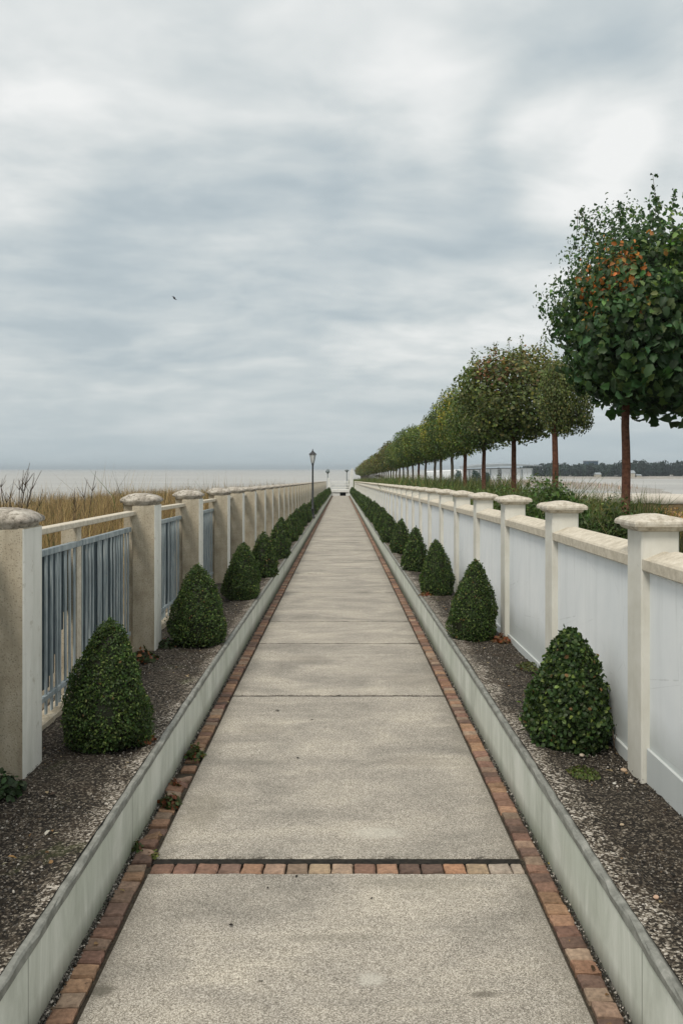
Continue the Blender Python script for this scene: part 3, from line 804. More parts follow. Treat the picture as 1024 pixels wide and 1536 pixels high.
for k, (y, x, H, W) in enumerate(LS): bush(me_big[k % 3] if k < 3 else me_med[k % 2], x, y, .28, W / .43, H / .60, k * 1.9, LL[k], 'boxwood shrubs in the left bed')
for k, y in enumerate(lst):
    n = k + 6
    lab = ('dark boxwood cone, %s from the near end of the left bed' % ORD[n]) if n <= 12 else 'tiny distant boxwood cone merging into the dark row of the left bed'
    s = prng.uniform(.80, .92); bush(me_med[k % 2] if y < 30 else me_far[k % 2], -1.10 + prng.gauss(0, .015), y, .28, s, s * prng.uniform(1.02, 1.14), prng.uniform(0, 6), lab, 'boxwood shrubs in the left bed')
RS = [(4.30, 1.135, .575, .415), (7.0, 1.06, .625, .39), (9.65, 1.075, .60, .375), (12.2, 1.03, .60, .36), (15.2, 1.04, .58, .36)]
RL = ['loose large-leaved boxwood cone in front, beside the nearest cream pillar', 'pointed clipped boxwood cone standing against the white wall', 'smooth round boxwood cone, third from the near end of the right bed',
      'narrow boxwood cone, fourth from the near end of the right bed', 'small boxwood cone, fifth from the near end of the right bed']
for k, (y, x, H, W) in enumerate(RS): bush([me_loose, me_big[1], me_big[2], me_med[0], me_med[1]][k], x, y, .30, W / .43, H / .60, k * 2.3 + 1, RL[k], 'boxwood shrubs in the right bed')
y = 17.7; k = 0
while y < YE - .8:
    n = k + 6
    lab = ('dark boxwood cone, %s from the near end of the right bed' % ORD[n]) if n <= 12 else 'tiny distant boxwood cone merging into the dark row of the right bed'
    s = prng.uniform(.86, .98); bush(me_med[k % 2] if y < 30 else me_far[k % 2], 1.04 + prng.gauss(0, .015), y, .30, s, s * prng.uniform(.98, 1.06), prng.uniform(0, 6), lab, 'boxwood shrubs in the right bed')
    y += 2.05; k += 1

# ------------------------------------------------------------------ trees
def crown_mesh(name, seed, n, leaf, hx, hz, tmpl, base, tip, hue_patch=None, sprigs=8, zc=0, ex=2.6, clumps=150, sprig_h=.5):
    """local origin at the crown centre"""
    r = np.random.default_rng(seed)
    def se(d):       # superellipsoid radius along direction d
        q = (np.abs(d[:, 0] / hx) ** ex + np.abs(d[:, 1] / hx) ** ex + np.abs(d[:, 2] / hz) ** ex) ** (-1 / ex)
        a = np.arctan2(d[:, 1], d[:, 0])
        return q * (1 + .06 * np.sin(3*a + seed) * np.cos(4 * d[:, 2] + seed) + .05 * np.sin(7 * d[:, 2] * 1.3 + 2*a))
    dc = r.normal(0, 1, (clumps, 3)); dc /= np.linalg.norm(dc, axis=1)[:, None]
    cc = dc * (se(dc) * r.uniform(.60 if seed == 21 else .66, 1.03 if seed == 21 else .97, clumps))[:, None]
    cb = np.exp(r.normal(0, .25, clumps))
    i = r.integers(0, clumps, n); sg = .13 * hx
    off = r.normal(0, sg, (n, 3)); P = cc[i] + off
    N = dc[i] * .8 + off / sg * .45 + np.array([0, 0, .25 if seed == 21 else .65])
    # interior fill
    m = n // 5; d2 = r.normal(0, 1, (m, 3)); d2 /= np.linalg.norm(d2, axis=1)[:, None]
    P2 = d2 * (se(d2) * r.uniform(.35, .85, m))[:, None]
    P = np.concatenate([P, P2]); N = np.concatenate([N, d2]); N /= np.linalg.norm(N, axis=1)[:, None] + 1e-9
    # keep inside
    dd = P / (np.linalg.norm(P, axis=1)[:, None] + 1e-9); rr = se(dd); L = np.linalg.norm(P, axis=1)
    P = dd * np.minimum(L, rr * r.uniform(1.0, 1.14 if seed == 21 else 1.07, len(L)))[:, None]
    C = jcol(base, len(P), r, .25, .09); C[:n] *= cb[i][:, None]
    tp = r.random(len(P)) < .13; C[tp] = jcol(tip, tp.sum(), r, .25, .08)
    if hue_patch:
        for (c, rad, col, pr) in hue_patch:
            w = (np.linalg.norm(P - np.array(c), axis=1) < rad) & (r.random(len(P)) < pr); C[w] = jcol(col, w.sum(), r, .25, .1)
    parts = [leaf_arrays(P, N, leaf * r.uniform(.6, 1.3, len(P)) * np.clip(1.1 + .45 * P[:, 0] / hx - .55 * P[:, 2] / hz, .45, 1.9) ** (1 if seed == 21 else 0), C, r, tmpl, .55 if seed == 21 else .2, .55) + (0,)]
    # limbs
    b = MB(); rr_ = random.Random(seed)
    for k in range(11):
        a = 2 * PI * k / 11 + rr_.uniform(-.2, .2); e = rr_.uniform(-.15, 1.2); l = hx * .75
        x, y, z = math.cos(a) * l * math.cos(e), math.sin(a) * l * math.cos(e), -hz * .55 + l * math.sin(e)
        b.tube([(0, 0, -hz * .95), (x * .4, y * .4, -hz * .6 + z * .1), (x, y, z)], [.035, .02, .006], 5, 0, (.06, .045, .03))
    SP, SN, SC = [], [], []
    for k in range(sprigs):
        a = rr_.uniform(0, 2*PI); q = rr_.uniform(.2, .85); h = sprig_h * rr_.uniform(.5, 1.1)
        x0, y0 = math.cos(a) * q * hx, math.sin(a) * q * hx
        z0 = hz * (1 - q ** ex) ** (1 / ex) * .9; lx, ly = math.cos(a) * .12 * h + rr_.gauss(0, .05), math.sin(a) * .12 * h
        b.tube([(x0, y0, z0), (x0 + lx*.6, y0 + ly*.6, z0 + h*.5), (x0 + lx, y0 + ly, z0 + h)], [.007, .005, .003], 4, 0, (.06, .05, .03))
        for j in range(22):
            f = rr_.uniform(.15, 1.03); SP.append((x0 + lx*f + rr_.gauss(0, .025), y0 + ly*f + rr_.gauss(0, .025), z0 + h*f)); SN.append((rr_.gauss(0, 1), rr_.gauss(0, 1), .6)); SC.append(base)
    if SP:
        SP = np.array(SP); SN = np.array(SN); SN /= np.linalg.norm(SN, axis=1)[:, None]
        parts.append(leaf_arrays(SP, SN, leaf * .62 * r.uniform(.7, 1.2, len(SP)), jcol(base, len(SP), r, .3, .1), r, tmpl, 0, .5) + (0,))
    parts.append(mb_arrays(b, 1))
    return tri_mesh('crown', parts, [M['leaf'], M['twig']])

OR = (.52, .19, .05)
cr1 = crown_mesh('crown', 21, 19000, .112, 1.34, 1.38, LEAFL, (.048, .095, .036), (.15, .22, .075),
                 [((-.78, -.75, .40), .50, OR, .20), ((-.70, -.85, .45), .20, (.45, .20, .07), .4), ((-.95, -.6, .05), .24, OR, .30), ((-.5, -1.0, -.15), .2, (.42, .24, .07), .3), ((-.62, -.9, .12), .16, (.75, .33, .10), .6), ((-.30, -1.1, .70), .18, (.5, .22, .07), .14),
                  ((-.9, -.4, .75), .35, (.16, .20, .05), .35), ((.1, -1.2, .3), .3, (.16, .26, .06), .5), ((.25, -1.1, .85), .5, (.13, .20, .05), .45), ((-.95, -.7, -.3), .2, (.45, .25, .06), .15)], 16, 0, 2.5, 190, .55)
crA = crown_mesh('crown', 22, 11500, .082, 1.30, 1.06, LEAF6, (.10, .128, .040), (.25, .25, .08), [((-.5, -.7, .55), .55, (.24, .12, .06), .35), ((.3, -.7, .75), .7, (.24, .19, .07), .35), ((0, -.9, .2), .8, (.12, .14, .05), .3)], 15, 0, 2.5, 210, .5)
crB = crown_mesh('crown', 23, 8500, .105, 1.30, 1.08, LEAF4, (.112, .152, .036), (.30, .30, .06), [((-1.0, -.6, .3), .75, (.30, .27, .04), .5)], 8, 0, 2.5, 170, .35)
crC = crown_mesh('crown', 24, 8500, .105, 1.28, 1.08, LEAF4, (.085, .128, .038), (.22, .25, .065), None, 8, 0, 2.6, 170, .3)
crD = crown_mesh('crown', 25, 1900, .19, 1.30, 1.08, LEAF4, (.13, .13, .042), (.28, .23, .08), [((-.6, -.3, .5), .9, (.20, .14, .05), .4)], 4, 0, 2.5, 90, .3)
crE = crown_mesh('crown', 26, 1900, .19, 1.30, 1.05, LEAF4, (.092, .122, .036), (.22, .22, .07), None, 4, 0, 2.5, 90, .3)
def trunk_mesh(nm, H, r0, m, seed):
    b = MB(); q = random.Random(seed); n = 9
    b.tube([(q.gauss(0, .006), q.gauss(0, .006), H * k / n) for k in range(n + 1)], [r0 * (1.18 - .3 * k / n) for k in range(n + 1)], 10)
    return b.mesh('trunk', [m])
t_red = trunk_mesh('t', 2.45, .056, M['trunk_red'], 1); t_gry = trunk_mesh('t', 2.45, .054, M['trunk_grey'], 2)
def zland(x, y): return zground(x, y)
TX = 3.9
trees = [(11.85, 938, 'big'), (15.8, 832, 'A'), (19.6, 770, 'A'), (23.7, 725, 'C'), (27.3, 697, 'B'), (30.4, 678, 'C'), (33.8, 661, 'B'), (36.6, 652, 'C')]
y = 40.0
while y < 172: trees.append((y, None, 'D' if y > 58 else 'BC'[int(y) % 2])); y += 3.5
TL = ['nearest lollipop tree with big dark leaves and orange tufts behind the wall', 'lollipop tree on a red trunk in a slatted guard, second of the row', 'round leafy tree with loose twigs on top and a red-brown trunk, third of the row',
      'dark green lollipop tree, fourth of the row behind the wall', 'yellow-tinged lollipop tree, fifth of the row behind the wall', 'dark lollipop tree, sixth of the row behind the wall', 'yellow-green lollipop tree, seventh of the row behind the wall', 'dark lollipop tree, eighth of the row behind the wall']
for k, (y, px, kind) in enumerate(trees):
    x = TX if px is None else (px - VX) * y / F
    s = zg(min(y, 190)); z0 = .40 + s
    lab = TL[k] if k < 8 else (('lollipop tree, %s of the row behind the wall' % ORD[k + 1]) if k < 14 else 'small distant tree at the far end of the row')
    t = empty('lollipop_tree', (x, y, z0), 0); tag(t, lab, 'tree', 'round-headed trees in a row behind the right wall')
    tr = link('trunk', t_red if k in (0, 1, 2, 3, 4, 9) else t_gry, t); tr.rotation_euler = (0, 0, k)
    if kind == 'big': c = link('crown', cr1, t, (.34, .1, 3.53)); c.scale = (.95, .95, .97)
    else:
        me = {'A': crA, 'B': crB, 'C': crC, 'D': (crD if k % 2 else crE)}[kind]
        c = link('crown', me, t)
        if k == 2: c.location = (0, 0, 3.08); c.scale = (.97, .97, .93)
        elif k == 1: c.location = (.20, 0, 2.66); c.scale = (.38, .38, .60); c.rotation_euler = (0, 0, 2.5)
        else:
            q = prng.uniform(.66, .84) if k < 16 else prng.uniform(.72, .88); hq = prng.uniform(.66, .92); c.scale = (q, q, hq); c.location = (0, 0, 2.05 + 1.05 * hq); c.rotation_euler = (0, 0, 0 if k in (4, 6) else prng.uniform(0, 6.2))
# slatted guard round the second trunk
b = MB()
for i in range(5):
    f = -.16 + .08 * i
    b.box(f - .014, f + .014, -.17, -.155, 0, .72); b.box(f - .014, f + .014, .155, .17, 0, .72); b.box(-.17, -.155, f - .014, f + .014, 0, .72); b.box(.155, .17, f - .014, f + .014, 0, .72)
b.box(-.18, .18, -.185, -.171, .66, .69); b.box(-.18, .18, .171, .185, .66, .69); b.box(-.185, -.171, -.17, .17, .66, .69); b.box(.171, .185, -.17, .17, .66, .69)
o = b.build('tree_guard', M['greywood'], None, False, (3.9, 15.75, .42 + zg(15.8))); tag(o, 'small pale slatted timber guard round the foot of a red trunk', 'tree guard')

# ------------------------------------------------------------------ grasses
def blades(P, H, W, lean, cols, r):
    n = len(P); a = r.random(n) * 2 * PI; la = r.random(n) * 2 * PI
    d = np.stack([np.cos(la), np.sin(la), np.zeros(n)], 1) * (lean * H)[:, None]; w = np.stack([np.cos(a), np.sin(a), np.zeros(n)], 1) * (W / 2)[:, None]
    up = np.array([0, 0, 1.0])[None]
    p0, p1 = P - w, P + w; m = P + d * .3 + up * (H * .6)[:, None]; p2, p3 = m - w * .7, m + w * .7; tip = P + d + up * (H * (1 - .25 * lean))[:, None]
    V = np.stack([p0, p1, p2, p3, tip], 1).reshape(-1, 3)
    Fs = (np.array([(0, 1, 3), (0, 3, 2), (2, 3, 4)])[None] + (np.arange(n) * 5)[:, None, None]).reshape(-1, 3)
    return V, Fs, np.repeat(cols, 5, 0)
r = np.random.default_rng(77)
# dry dune grass on the left
def dune(n, y0, y1, pw, x0, x1, W, hh):
    cy = y0 + (y1 - y0) * r.random(n) ** pw; cx = x0 + (x1 - x0) * r.random(n)
    keep = (np.sin(cx * 1.7 + cy * .6) + np.sin(cy * 1.1 - cx * .9) + r.normal(0, .8, n)) > -1.3; cx, cy = cx[keep], cy[keep]; nn = len(cx)
    k = 9; px = np.repeat(cx, k) + r.normal(0, .09, nn * k); py = np.repeat(cy, k) + r.normal(0, .09, nn * k)
    pz = np.array([zground(a, b_) for a, b_ in zip(cx, cy)]); P = np.stack([px, py, np.repeat(pz, k) - .03], 1)
    H = np.repeat(hh * np.clip(r.normal(.92, .20, nn), .4, 1.5), k) * r.uniform(.55, 1.12, nn * k)
    tone = np.repeat(r.random(nn), k)[:, None]
    C = (np.array([(.40, .29, .145)]) * tone + np.array([(.15, .09, .042)]) * (1 - tone)) * np.exp(r.normal(0, .38, (nn * k, 1)))
    g = np.repeat(r.random(nn) < .10, k); C[g] = jcol((.07, .09, .03), g.sum(), r)
    return blades(P, H, W * r.uniform(.6, 1.3, nn * k), np.clip(r.gamma(2.2, .13, nn * k), .02, .9), C, r)
a1 = dune(6500, 4.5, 26, 1.3, -9.5, -2.25, .009, 1.10); a2 = dune(6500, 16, 75, 1.4, -17, -2.3, .018, 1.12)
me = tri_mesh('dune_grass', [a1 + (0,), a2 + (0,)], [M['blade']]); tag(link('dune_grass', me), 'tall dry golden dune grass behind the left fence', 'grass', kind='stuff')
# green grass behind the right wall
def green(n, y0, y1, pw, x0, x1, W, hh, base, kk=9, zo=0):
    cy = y0 + (y1 - y0) * r.random(n) ** pw; cx = x0 + (x1 - x0) * r.random(n); nn = n
    px = np.repeat(cx, kk) + r.normal(0, .08, nn * kk); py = np.repeat(cy, kk) + r.normal(0, .08, nn * kk)
    pz = np.array([zground(a, b_) for a, b_ in zip(cx, cy)]); P = np.stack([px, py, np.repeat(pz, kk) - .03], 1)
    H = np.repeat(hh * r.uniform(.7, 1.15, nn), kk) * r.uniform(.6, 1.1, nn * kk)
    C = jcol(base, nn * kk, r, .3, .1) * np.repeat(np.exp(r.normal(0, .25, nn)), kk)[:, None]
    dr = r.random(nn * kk) < .22; C[dr] = jcol((.22, .18, .07), dr.sum(), r, .25, .05)
    return blades(P, H, W * r.uniform(.6, 1.3, nn * kk), r.uniform(.1, .55, nn * kk), C, r)
g1 = green(3200, 14.5, 34, 1.1, 1.9, 5.6, .014, 1.02, (.075, .115, .030)); g2 = green(7500, 26, 175, 1.35, 1.7, 5.8, .035, 1.32, (.085, .125, .035))
g3 = green(900, 2, 13, 1, 1.7, 5.5, .010, .34, (.035, .055, .018)); g4 = green(2200, 3, 34, 1.2, 5.4, 13.5, .016, .35, (.06, .065, .025))
me = tri_mesh('green_grass', [g1 + (0,), g2 + (0,), g3 + (0,), g4 + (0,)], [M['blade']]); tag(link('green_grass', me), 'long green grass under the row of trees behind the right wall', 'grass', kind='stuff')

def leafy_bush(name, x, y, rx, ry, H, n, leaf, base, label, cat, grp=None, seed=1, bl=260, blcol=(.09, .12, .035), blh=1.2):
    q = np.random.default_rng(seed); z0 = zground(x, y) - .03
    d = q.normal(0, 1, (n, 3)); d[:, 2] = np.abs(d[:, 2]); d /= np.linalg.norm(d, axis=1)[:, None]
    rad = q.uniform(.35, 1.0, n) ** .6 * (1 + .13 * np.sin(5 * d[:, 0] + 4 * d[:, 1] + seed) + .1 * np.sin(9 * d[:, 2] + 6 * d[:, 0]))
    P = d * rad[:, None] * np.array([rx, ry, H]); parts = [leaf_arrays(P, d, leaf * q.uniform(.7, 1.4, n), jcol(base, n, q, .35, .1), q, LEAF4, -.2, .7) + (0,)]
    if bl:
        a = q.random(bl) * 2 * PI; rr = np.sqrt(q.random(bl)) * .7
        B = np.stack([np.cos(a) * rr * rx, np.sin(a) * rr * ry, np.zeros(bl)], 1)
        parts.append(blades(B, H * blh * q.uniform(.75, 1.15, bl), .014 * q.uniform(.6, 1.3, bl), q.uniform(.1, .5, bl), jcol(blcol, bl, q, .3, .1), q) + (0,))
    o = link(name, tri_mesh(name, parts, [M['leaf']]), None, (x, y, z0)); tag(o, label, cat, grp); return o
leafy_bush('grassy_bush', 2.72, 10.9, .58, .5, 1.08, 9500, .060, (.075, .125, .034), 'dark green bush with upright grassy blades between two red trunks', 'bush', None, 4, 130, (.09, .13, .04), 1.22)
leafy_bush('grassy_bush', 3.70, 12.9, .50, .5, .93, 5000, .05, (.14, .15, .045), 'yellowish flowering bush at the right of the dark grassy bush', 'bush', None, 5, 160, (.30, .27, .11), 1.15)
leafy_bush('grassy_bush', 2.35, 8.9, .55, .9, .62, 3600, .055, (.022, .038, .014), 'low dark bush just behind the wall coping', 'bush', None, 6, 90, (.05, .07, .02), 1.1)
leafy_bush('grassy_bush', 2.72, 14.4, .62, .8, .96, 7000, .055, (.085, .13, .035), 'mid green bush left of the slatted tree guard', 'bush', None, 7, 160, (.13, .17, .05), 1.15)
leafy_bush('grassy_bush', 2.95, 18.2, .8, .9, 1.0, 5000, .065, (.10, .14, .04), 'light green bush beside the third red trunk', 'bush', None, 17, 160, (.15, .18, .06), 1.15)
leafy_bush('grassy_bush', 2.8, 22.4, .8, 1.2, 1.0, 4000, .075, (.09, .14, .035), 'soft green bush beside the fourth trunk of the row', 'bush', None, 18, 160, (.15, .18, .06), 1.15)
leafy_bush('grassy_bush', 2.95, 12.9, .55, .6, 1.05, 6500, .055, (.095, .14, .04), 'full light green bush right behind the second red trunk', 'bush', None, 21, 120, (.14, .18, .06), 1.2)
leafy_bush('grassy_bush', 3.25, 10.2, .42, .4, .86, 4200, .05, (.07, .105, .032), 'small leafy bush left of the nearest tree trunk', 'bush', None, 22, 90, (.12, .14, .05), 1.2)
leafy_bush('dry_bush', 7.35, 19.3, .75, .6, .62, 2200, .07, (.38, .235, .085), 'dry orange-brown bush in front of the stone sea wall', 'bush', None, 8, 100, (.40, .26, .1), 1.1)
leafy_bush('dry_bush', 6.0, 19.8, .5, .6, .42, 900, .07, (.10, .10, .045), 'low dull green bush in front of the stone sea wall', 'bush', None, 9, 60, (.22, .17, .08), 1.2)

# ------------------------------------------------------------------ small plants, litter
def weed(px, py, base, rad, h, n, leaf, c1, label, seed, name='weed', red=.15):
    v = py - VY; Y = F * (CH - base) / v
    for _ in range(6): Y = F * (CH - base - zg(Y)) / v
    X = (px - VX) * Y / F; q = np.random.default_rng(seed)
    a = q.random(n) * 2 * PI; rr = rad * np.sqrt(q.random(n)); P = np.stack([np.cos(a) * rr * .8, np.sin(a) * rr, h * q.random(n) * (1.1 - rr / rad)], 1)
    N = np.stack([np.cos(a) * .5, np.sin(a) * .5, np.ones(n)], 1); C = jcol(c1, n, q, .35, .12); w = q.random(n) < red; C[w] = jcol((.20, .07, .03), w.sum(), q, .3, .1)
    N /= np.linalg.norm(N, axis=1)[:, None]
    parts = [leaf_arrays(P, N, leaf * q.uniform(.6, 1.3, n), C, q, LEAF6, 0, .5) + (0,)]
    b = MB()
    for k in range(7):
        j = int(q.integers(0, n)); b.tube([(0, 0, -.01), tuple(P[j] * .5 + np.array([0, 0, .01])), tuple(P[j])], .0018, 4, 0, (.08, .05, .03))
    parts.append(mb_arrays(b, 1))
    o = link(name, tri_mesh(name, parts, [M['leaf'], M['twig']]), None, (X, Y, base + zg(Y))); tag(o, label, 'weed' if name == 'weed' else 'plant'); return o
weed(293, 1134, 0, .062, .075, 210, .026, (.075, .10, .025), 'large green weed in the left brick border, farthest of three', 1)
weed(256, 1206, 0, .060, .060, 200, .024, (.06, .075, .02), 'reddish green weed clump in the left brick border', 2, red=.3)
weed(262, 1178, 0, .035, .030, 80, .020, (.10, .07, .03), 'small withered weed between the two larger clumps on the bricks', 12, red=.5)
weed(205, 1275, 0, .028, .050, 60, .018, (.06, .09, .025), 'small weed tuft near the corner of the crossing brick row', 3)
weed(233, 1285, 0, .012, .050, 22, .018, (.13, .14, .04), 'tiny pale sprout at the left end of the crossing brick row', 33)
weed(6, 1188, .28, .10, .10, 260, .03, (.03, .055, .02), 'dark leafy plant at the foot of the nearest tan pillar', 4, 'ground_plant', 0)
weed(216, 990, .28, .12, .09, 300, .032, (.045, .06, .022), 'low reddish green plant at the foot of the second tan pillar', 5, 'ground_plant', .25)
weed(250, 968, .28, .10, .07, 160, .03, (.035, .05, .02), 'low dark plant behind the second left shrub', 15, 'ground_plant', .1)
weed(218, 1112, .28, .05, .035, 90, .024, (.14, .10, .03), 'brown leaf litter at the foot of the nearest left shrub', 6, 'ground_plant', .5)
weed(590, 650 + 240, .30, .001, .01, 4, .01, (.1, .1, .03), 'x', 1) if False else None
weed(752, 962, .30, .09, .05, 170, .03, (.16, .09, .04), 'rust brown dead foliage beside the pointed right shrub', 7, 'ground_plant', .5)
weed(640, 893, .30, .10, .05, 120, .03, (.20, .13, .05), 'yellow-brown dead foliage near the third right shrub', 8, 'ground_plant', .4)
weed(875, 1160, .30, .085, .018, 420, .013, (.085, .11, .028), 'mossy green patch in front of the loose right shrub', 9, 'moss_patch', 0)
weed(800, 1000, .30, .13, .02, 420, .018, (.085, .10, .03), 'thin weedy strip along the foot of the white wall', 10, 'moss_patch', .05)
# bare twig standing beside the loose shrub
def at(px, py, z):
    v = py - VY; Y = F * (CH - z) / v
    for _ in range(6): Y = F * (CH - z - zg(Y)) / v
    return (px - VX) * Y / F, Y, z + zg(Y)
x, y, z = at(922, 1128, .30); b = MB(); b.tube([(0, 0, -.01), (-.006, .0, .05), (-.012, 0, .11)], [.004, .003, .002], 5); b.tube([(-.006, 0, .05), (.006, 0, .085)], .002, 4)
tag(b.build('bare_twig', M['twig'], None, False, (x, y, z)), 'short bare twig standing at the right of the loose shrub', 'twig')
def stone(px, py, z, r0, col, label, seed):
    q = random.Random(seed); x, y, zz = at(px, py, z); bm = bmesh.new(); bmesh.ops.create_icosphere(bm, subdivisions=2, radius=r0)
    for v in bm.verts: v.co *= 1 + q.uniform(-.12, .12); v.co.z *= .6; v.co.x *= 1.2
    me = bpy.data.meshes.new('stone'); bm.to_mesh(me); bm.free()
    for p in me.polygons: p.use_smooth = True
    a = me.attributes.new('col', 'FLOAT_COLOR', 'POINT'); a.data.foreach_set('color', np.tile(np.array(col + (1,), np.float32), (len(me.vertices), 1)).ravel())
    me.materials.append(M['stone']); o = link('stone', me, None, (x, y, zz + r0 * .35)); o.rotation_euler = (0, 0, q.uniform(0, 6)); tag(o, label, 'stone', 'stones lying on the right bed')
stone(983, 1347, .30, .009, (.62, .42, .30), 'single round pinkish pebble on dark gravel in the right bed', 1)
stone(935, 1157, .30, .014, (.52, .38, .26), 'flat tan stone beside the nearest cream pillar', 2)
stone(932, 1238, .30, .008, (.50, .40, .28), 'small yellowish stone midway along the near right bed', 3)
stone(921, 1176, .30, .007, (.70, .68, .62), 'tiny white stone in front of the mossy patch', 4)
stone(945, 1172, .30, .010, (.40, .34, .28), 'grey-brown stone near the foot of the cream pillar', 5)
stone(872, 1134, .30, .012, (.45, .38, .30), 'pale stone under the edge of the loose shrub', 6)
def leaf(px, py, z, s, col, label, seed, curl=.3):
    q = np.random.default_rng(seed); x, y, zz = at(px, py, z)
    T = LEAF6[0].copy(); T[:, 2] = T[:, 2] * 1.5 + curl * (T[:, 0] - .5) ** 2 + .05
    me = tri_mesh('fallen_leaf', [(T * s, np.array(LEAF6[1]), np.tile(np.array(col), (len(T), 1)), 0)], [M['leaf']])
    o = link('fallen_leaf', me, None, (x, y, zz + .003)); o.rotation_euler = (q.normal(0, .2), q.normal(0, .2), q.uniform(0, 6)); tag(o, label, 'leaf', 'fallen leaves and scraps')
DK = (.02, .016, .012)
for i, (px, py, s, lab) in enumerate([(413, 1067, .030, 'dark curled scrap near the second slab joint, left of centre'), (466, 1080, .022, 'tiny dark scrap just right of the curled one on the walk'), (446, 1137, .020, 'small dark speck on the second slab, left of centre'),
        (439, 1165, .020, 'thin dark twiglike scrap in the middle of the second slab'), (607, 1140, .012, 'lone dark speck on the right half of the second slab'), (350, 1390, .018, 'dark scrap on the left part of the nearest slab'),
        (393, 1474, .022, 'dark curled leaf bit near the bottom of the walk'), (445, 1314, .016, 'dark flake just below the crossing brick row'), (402, 1334, .012, 'small dark flake left below the crossing brick row'), (559, 1348, .010, 'tiny dark dot on the nearest slab right of centre')]):
    leaf(px, py, 0, s, DK, lab, i)
leaf(12, 1288, .28, .035, (.52, .30, .13), 'orange-tan fallen leaf at the left edge of the bed', 20)
leaf(75, 1247, .28, .026, (.70, .66, .58), 'pale fallen leaf on dark gravel in the left bed', 21)
leaf(80, 1253, .28, .020, (.66, .60, .5), 'smaller pale leaf touching the larger pale one in the left bed', 22)
leaf(12, 1296, .28, .020, (.66, .60, .5), 'small pale leaf below the orange-tan leaf', 24)
leaf(822, 1298, .0, .022, (.55, .40, .05), 'small yellow leaf on the right brick border', 23)
# bare shrubs in the dune grass
def bare(x, y, h, n, spread, label, seed):
    q = random.Random(seed); b = MB(); z0 = zground(x, y)
    for k in range(n):
        a = q.uniform(0, 2*PI); s = spread * q.uniform(.2, 1); H = h * q.uniform(.7, 1.05)
        p = [(0, 0, -.05), (s*.3*math.cos(a), s*.3*math.sin(a), H*.45), (s*.75*math.cos(a+.3), s*.75*math.sin(a+.3), H*.8), (s*math.cos(a), s*math.sin(a), H)]
        b.tube(p, [.012, .009, .005, .003], 5)
        for j in range(6):
            f = q.uniform(.45, .95); i0 = p[2] if f > .7 else p[1]; c = q.uniform(0, 6.3); l = q.uniform(.08, .24)
            b.tube([i0, (i0[0] + l*math.cos(c)*.6, i0[1] + l*math.sin(c)*.6, i0[2] + l*.9)], [.004, .002], 4)
    o = b.build('bare_shrub', M['twig'], None, False, (x, y, z0)); tag(o, label, 'bare shrub', 'leafless shrubs in the dune grass')
bare(-4.75, 12.6, 1.62, 20, .50, 'leafless many-branched shrub in the dry grass at the left edge', 1)
bare(-4.05, 13.1, 1.58, 2, .06, 'single upright bare stalk in the dry grass', 2)
bare(-3.85, 13.0, 1.68, 2, .22, 'leaning forked bare stalk beside the upright one', 3)

# ------------------------------------------------------------------ lamps
def lamp_post(x, y, label):
    z0 = .27 + zg(y); t = empty('street_lamp', (x, y, z0)); tag(t, label, 'street lamp')
    b = MB(); C16 = [(math.cos(2*PI*k/12), math.sin(2*PI*k/12)) for k in range(12)]
    b.rings([(.075, .075, 0), (.075, .075, .05), (.055, .055, .07), (.05, .05, .30), (.058, .058, .31), (.058, .058, .335), (.036, .036, .36), (.030, .030, 1.2), (.025, .025, 1.80), (.04, .04, 1.81), (.04, .04, 1.83), (.02, .02, 1.85)], C16)
    b.build('pole', M['iron'], t)
    h = empty('lantern', (0, 0, 0)); h.parent = t; bpy.data.objects.remove(h)
    H6 = [(math.cos(2*PI*k/6), math.sin(2*PI*k/6)) for k in range(6)]
    g = MB(); g.rings([(.044, .044, 1.875), (.10, .10, 2.16)], H6, 0, None, False)
    gl = g.build('lantern_glass', M['glass'], t)
    f = MB(); f.rings([(.02, .02, 1.85), (.055, .055, 1.86), (.055, .055, 1.875), (.02, .02, 1.876)], H6, 0, None, False)
    for a, c in H6: f.tube([(a*.048, c*.048, 1.872), (a*.106, c*.106, 2.165)], .006, 4)
    f.rings([(.125, .125, 2.16), (.135, .135, 2.172), (.10, .10, 2.20), (.05, .05, 2.25), (.035, .035, 2.26), (.035, .035, 2.275), (.012, .012, 2.30), (.018, .018, 2.315), (.004, .004, 2.345)], H6, 0, None, False)
    f.build('lantern_frame', M['iron'], t)
lamp_post(-.945, 29.2, 'tall black lantern lamp standing at the left kerb')
def disc_lamp(x, y, H, r0, label, lumpy):
    z0 = zg(86) ; t = empty('street_lamp', (x, y, z0)); tag(t, label, 'street lamp')
    b = MB(); b.tube([(0, 0, 0), (0, 0, H * .5), (0, 0, H)], [.07, .055, .045], 8); b.build('pole', M['pole'], t)
    C12 = [(math.cos(2*PI*k/12), math.sin(2*PI*k/12)) for k in range(12)]; d = MB()
    d.rings([(.05, .05, H - .1), (r0*.55, r0*.55, H - .02), (r0, r0, H + .03), (r0, r0, H + .10), (r0*.6, r0*.6, H + (.26 if lumpy else .16)), (.03, .03, H + (.36 if lumpy else .2))], C12, 0, None, True, .04 if lumpy else 0, random.Random(2))
    d.build('lamp_head', M['pole'], t)
M['pole'] = mat('grey_painted_steel', m_simple((.12, .15, .155), (.2, .23, .235), 6), .6)
disc_lamp(-1.36, 90.0, 2.30, .23, 'far grey lamp with a domed head, left of the end gate', True)
disc_lamp(.62, 90.0, 2.42, .21, 'far grey lamp with a flat disc head, right of the end gate', False)

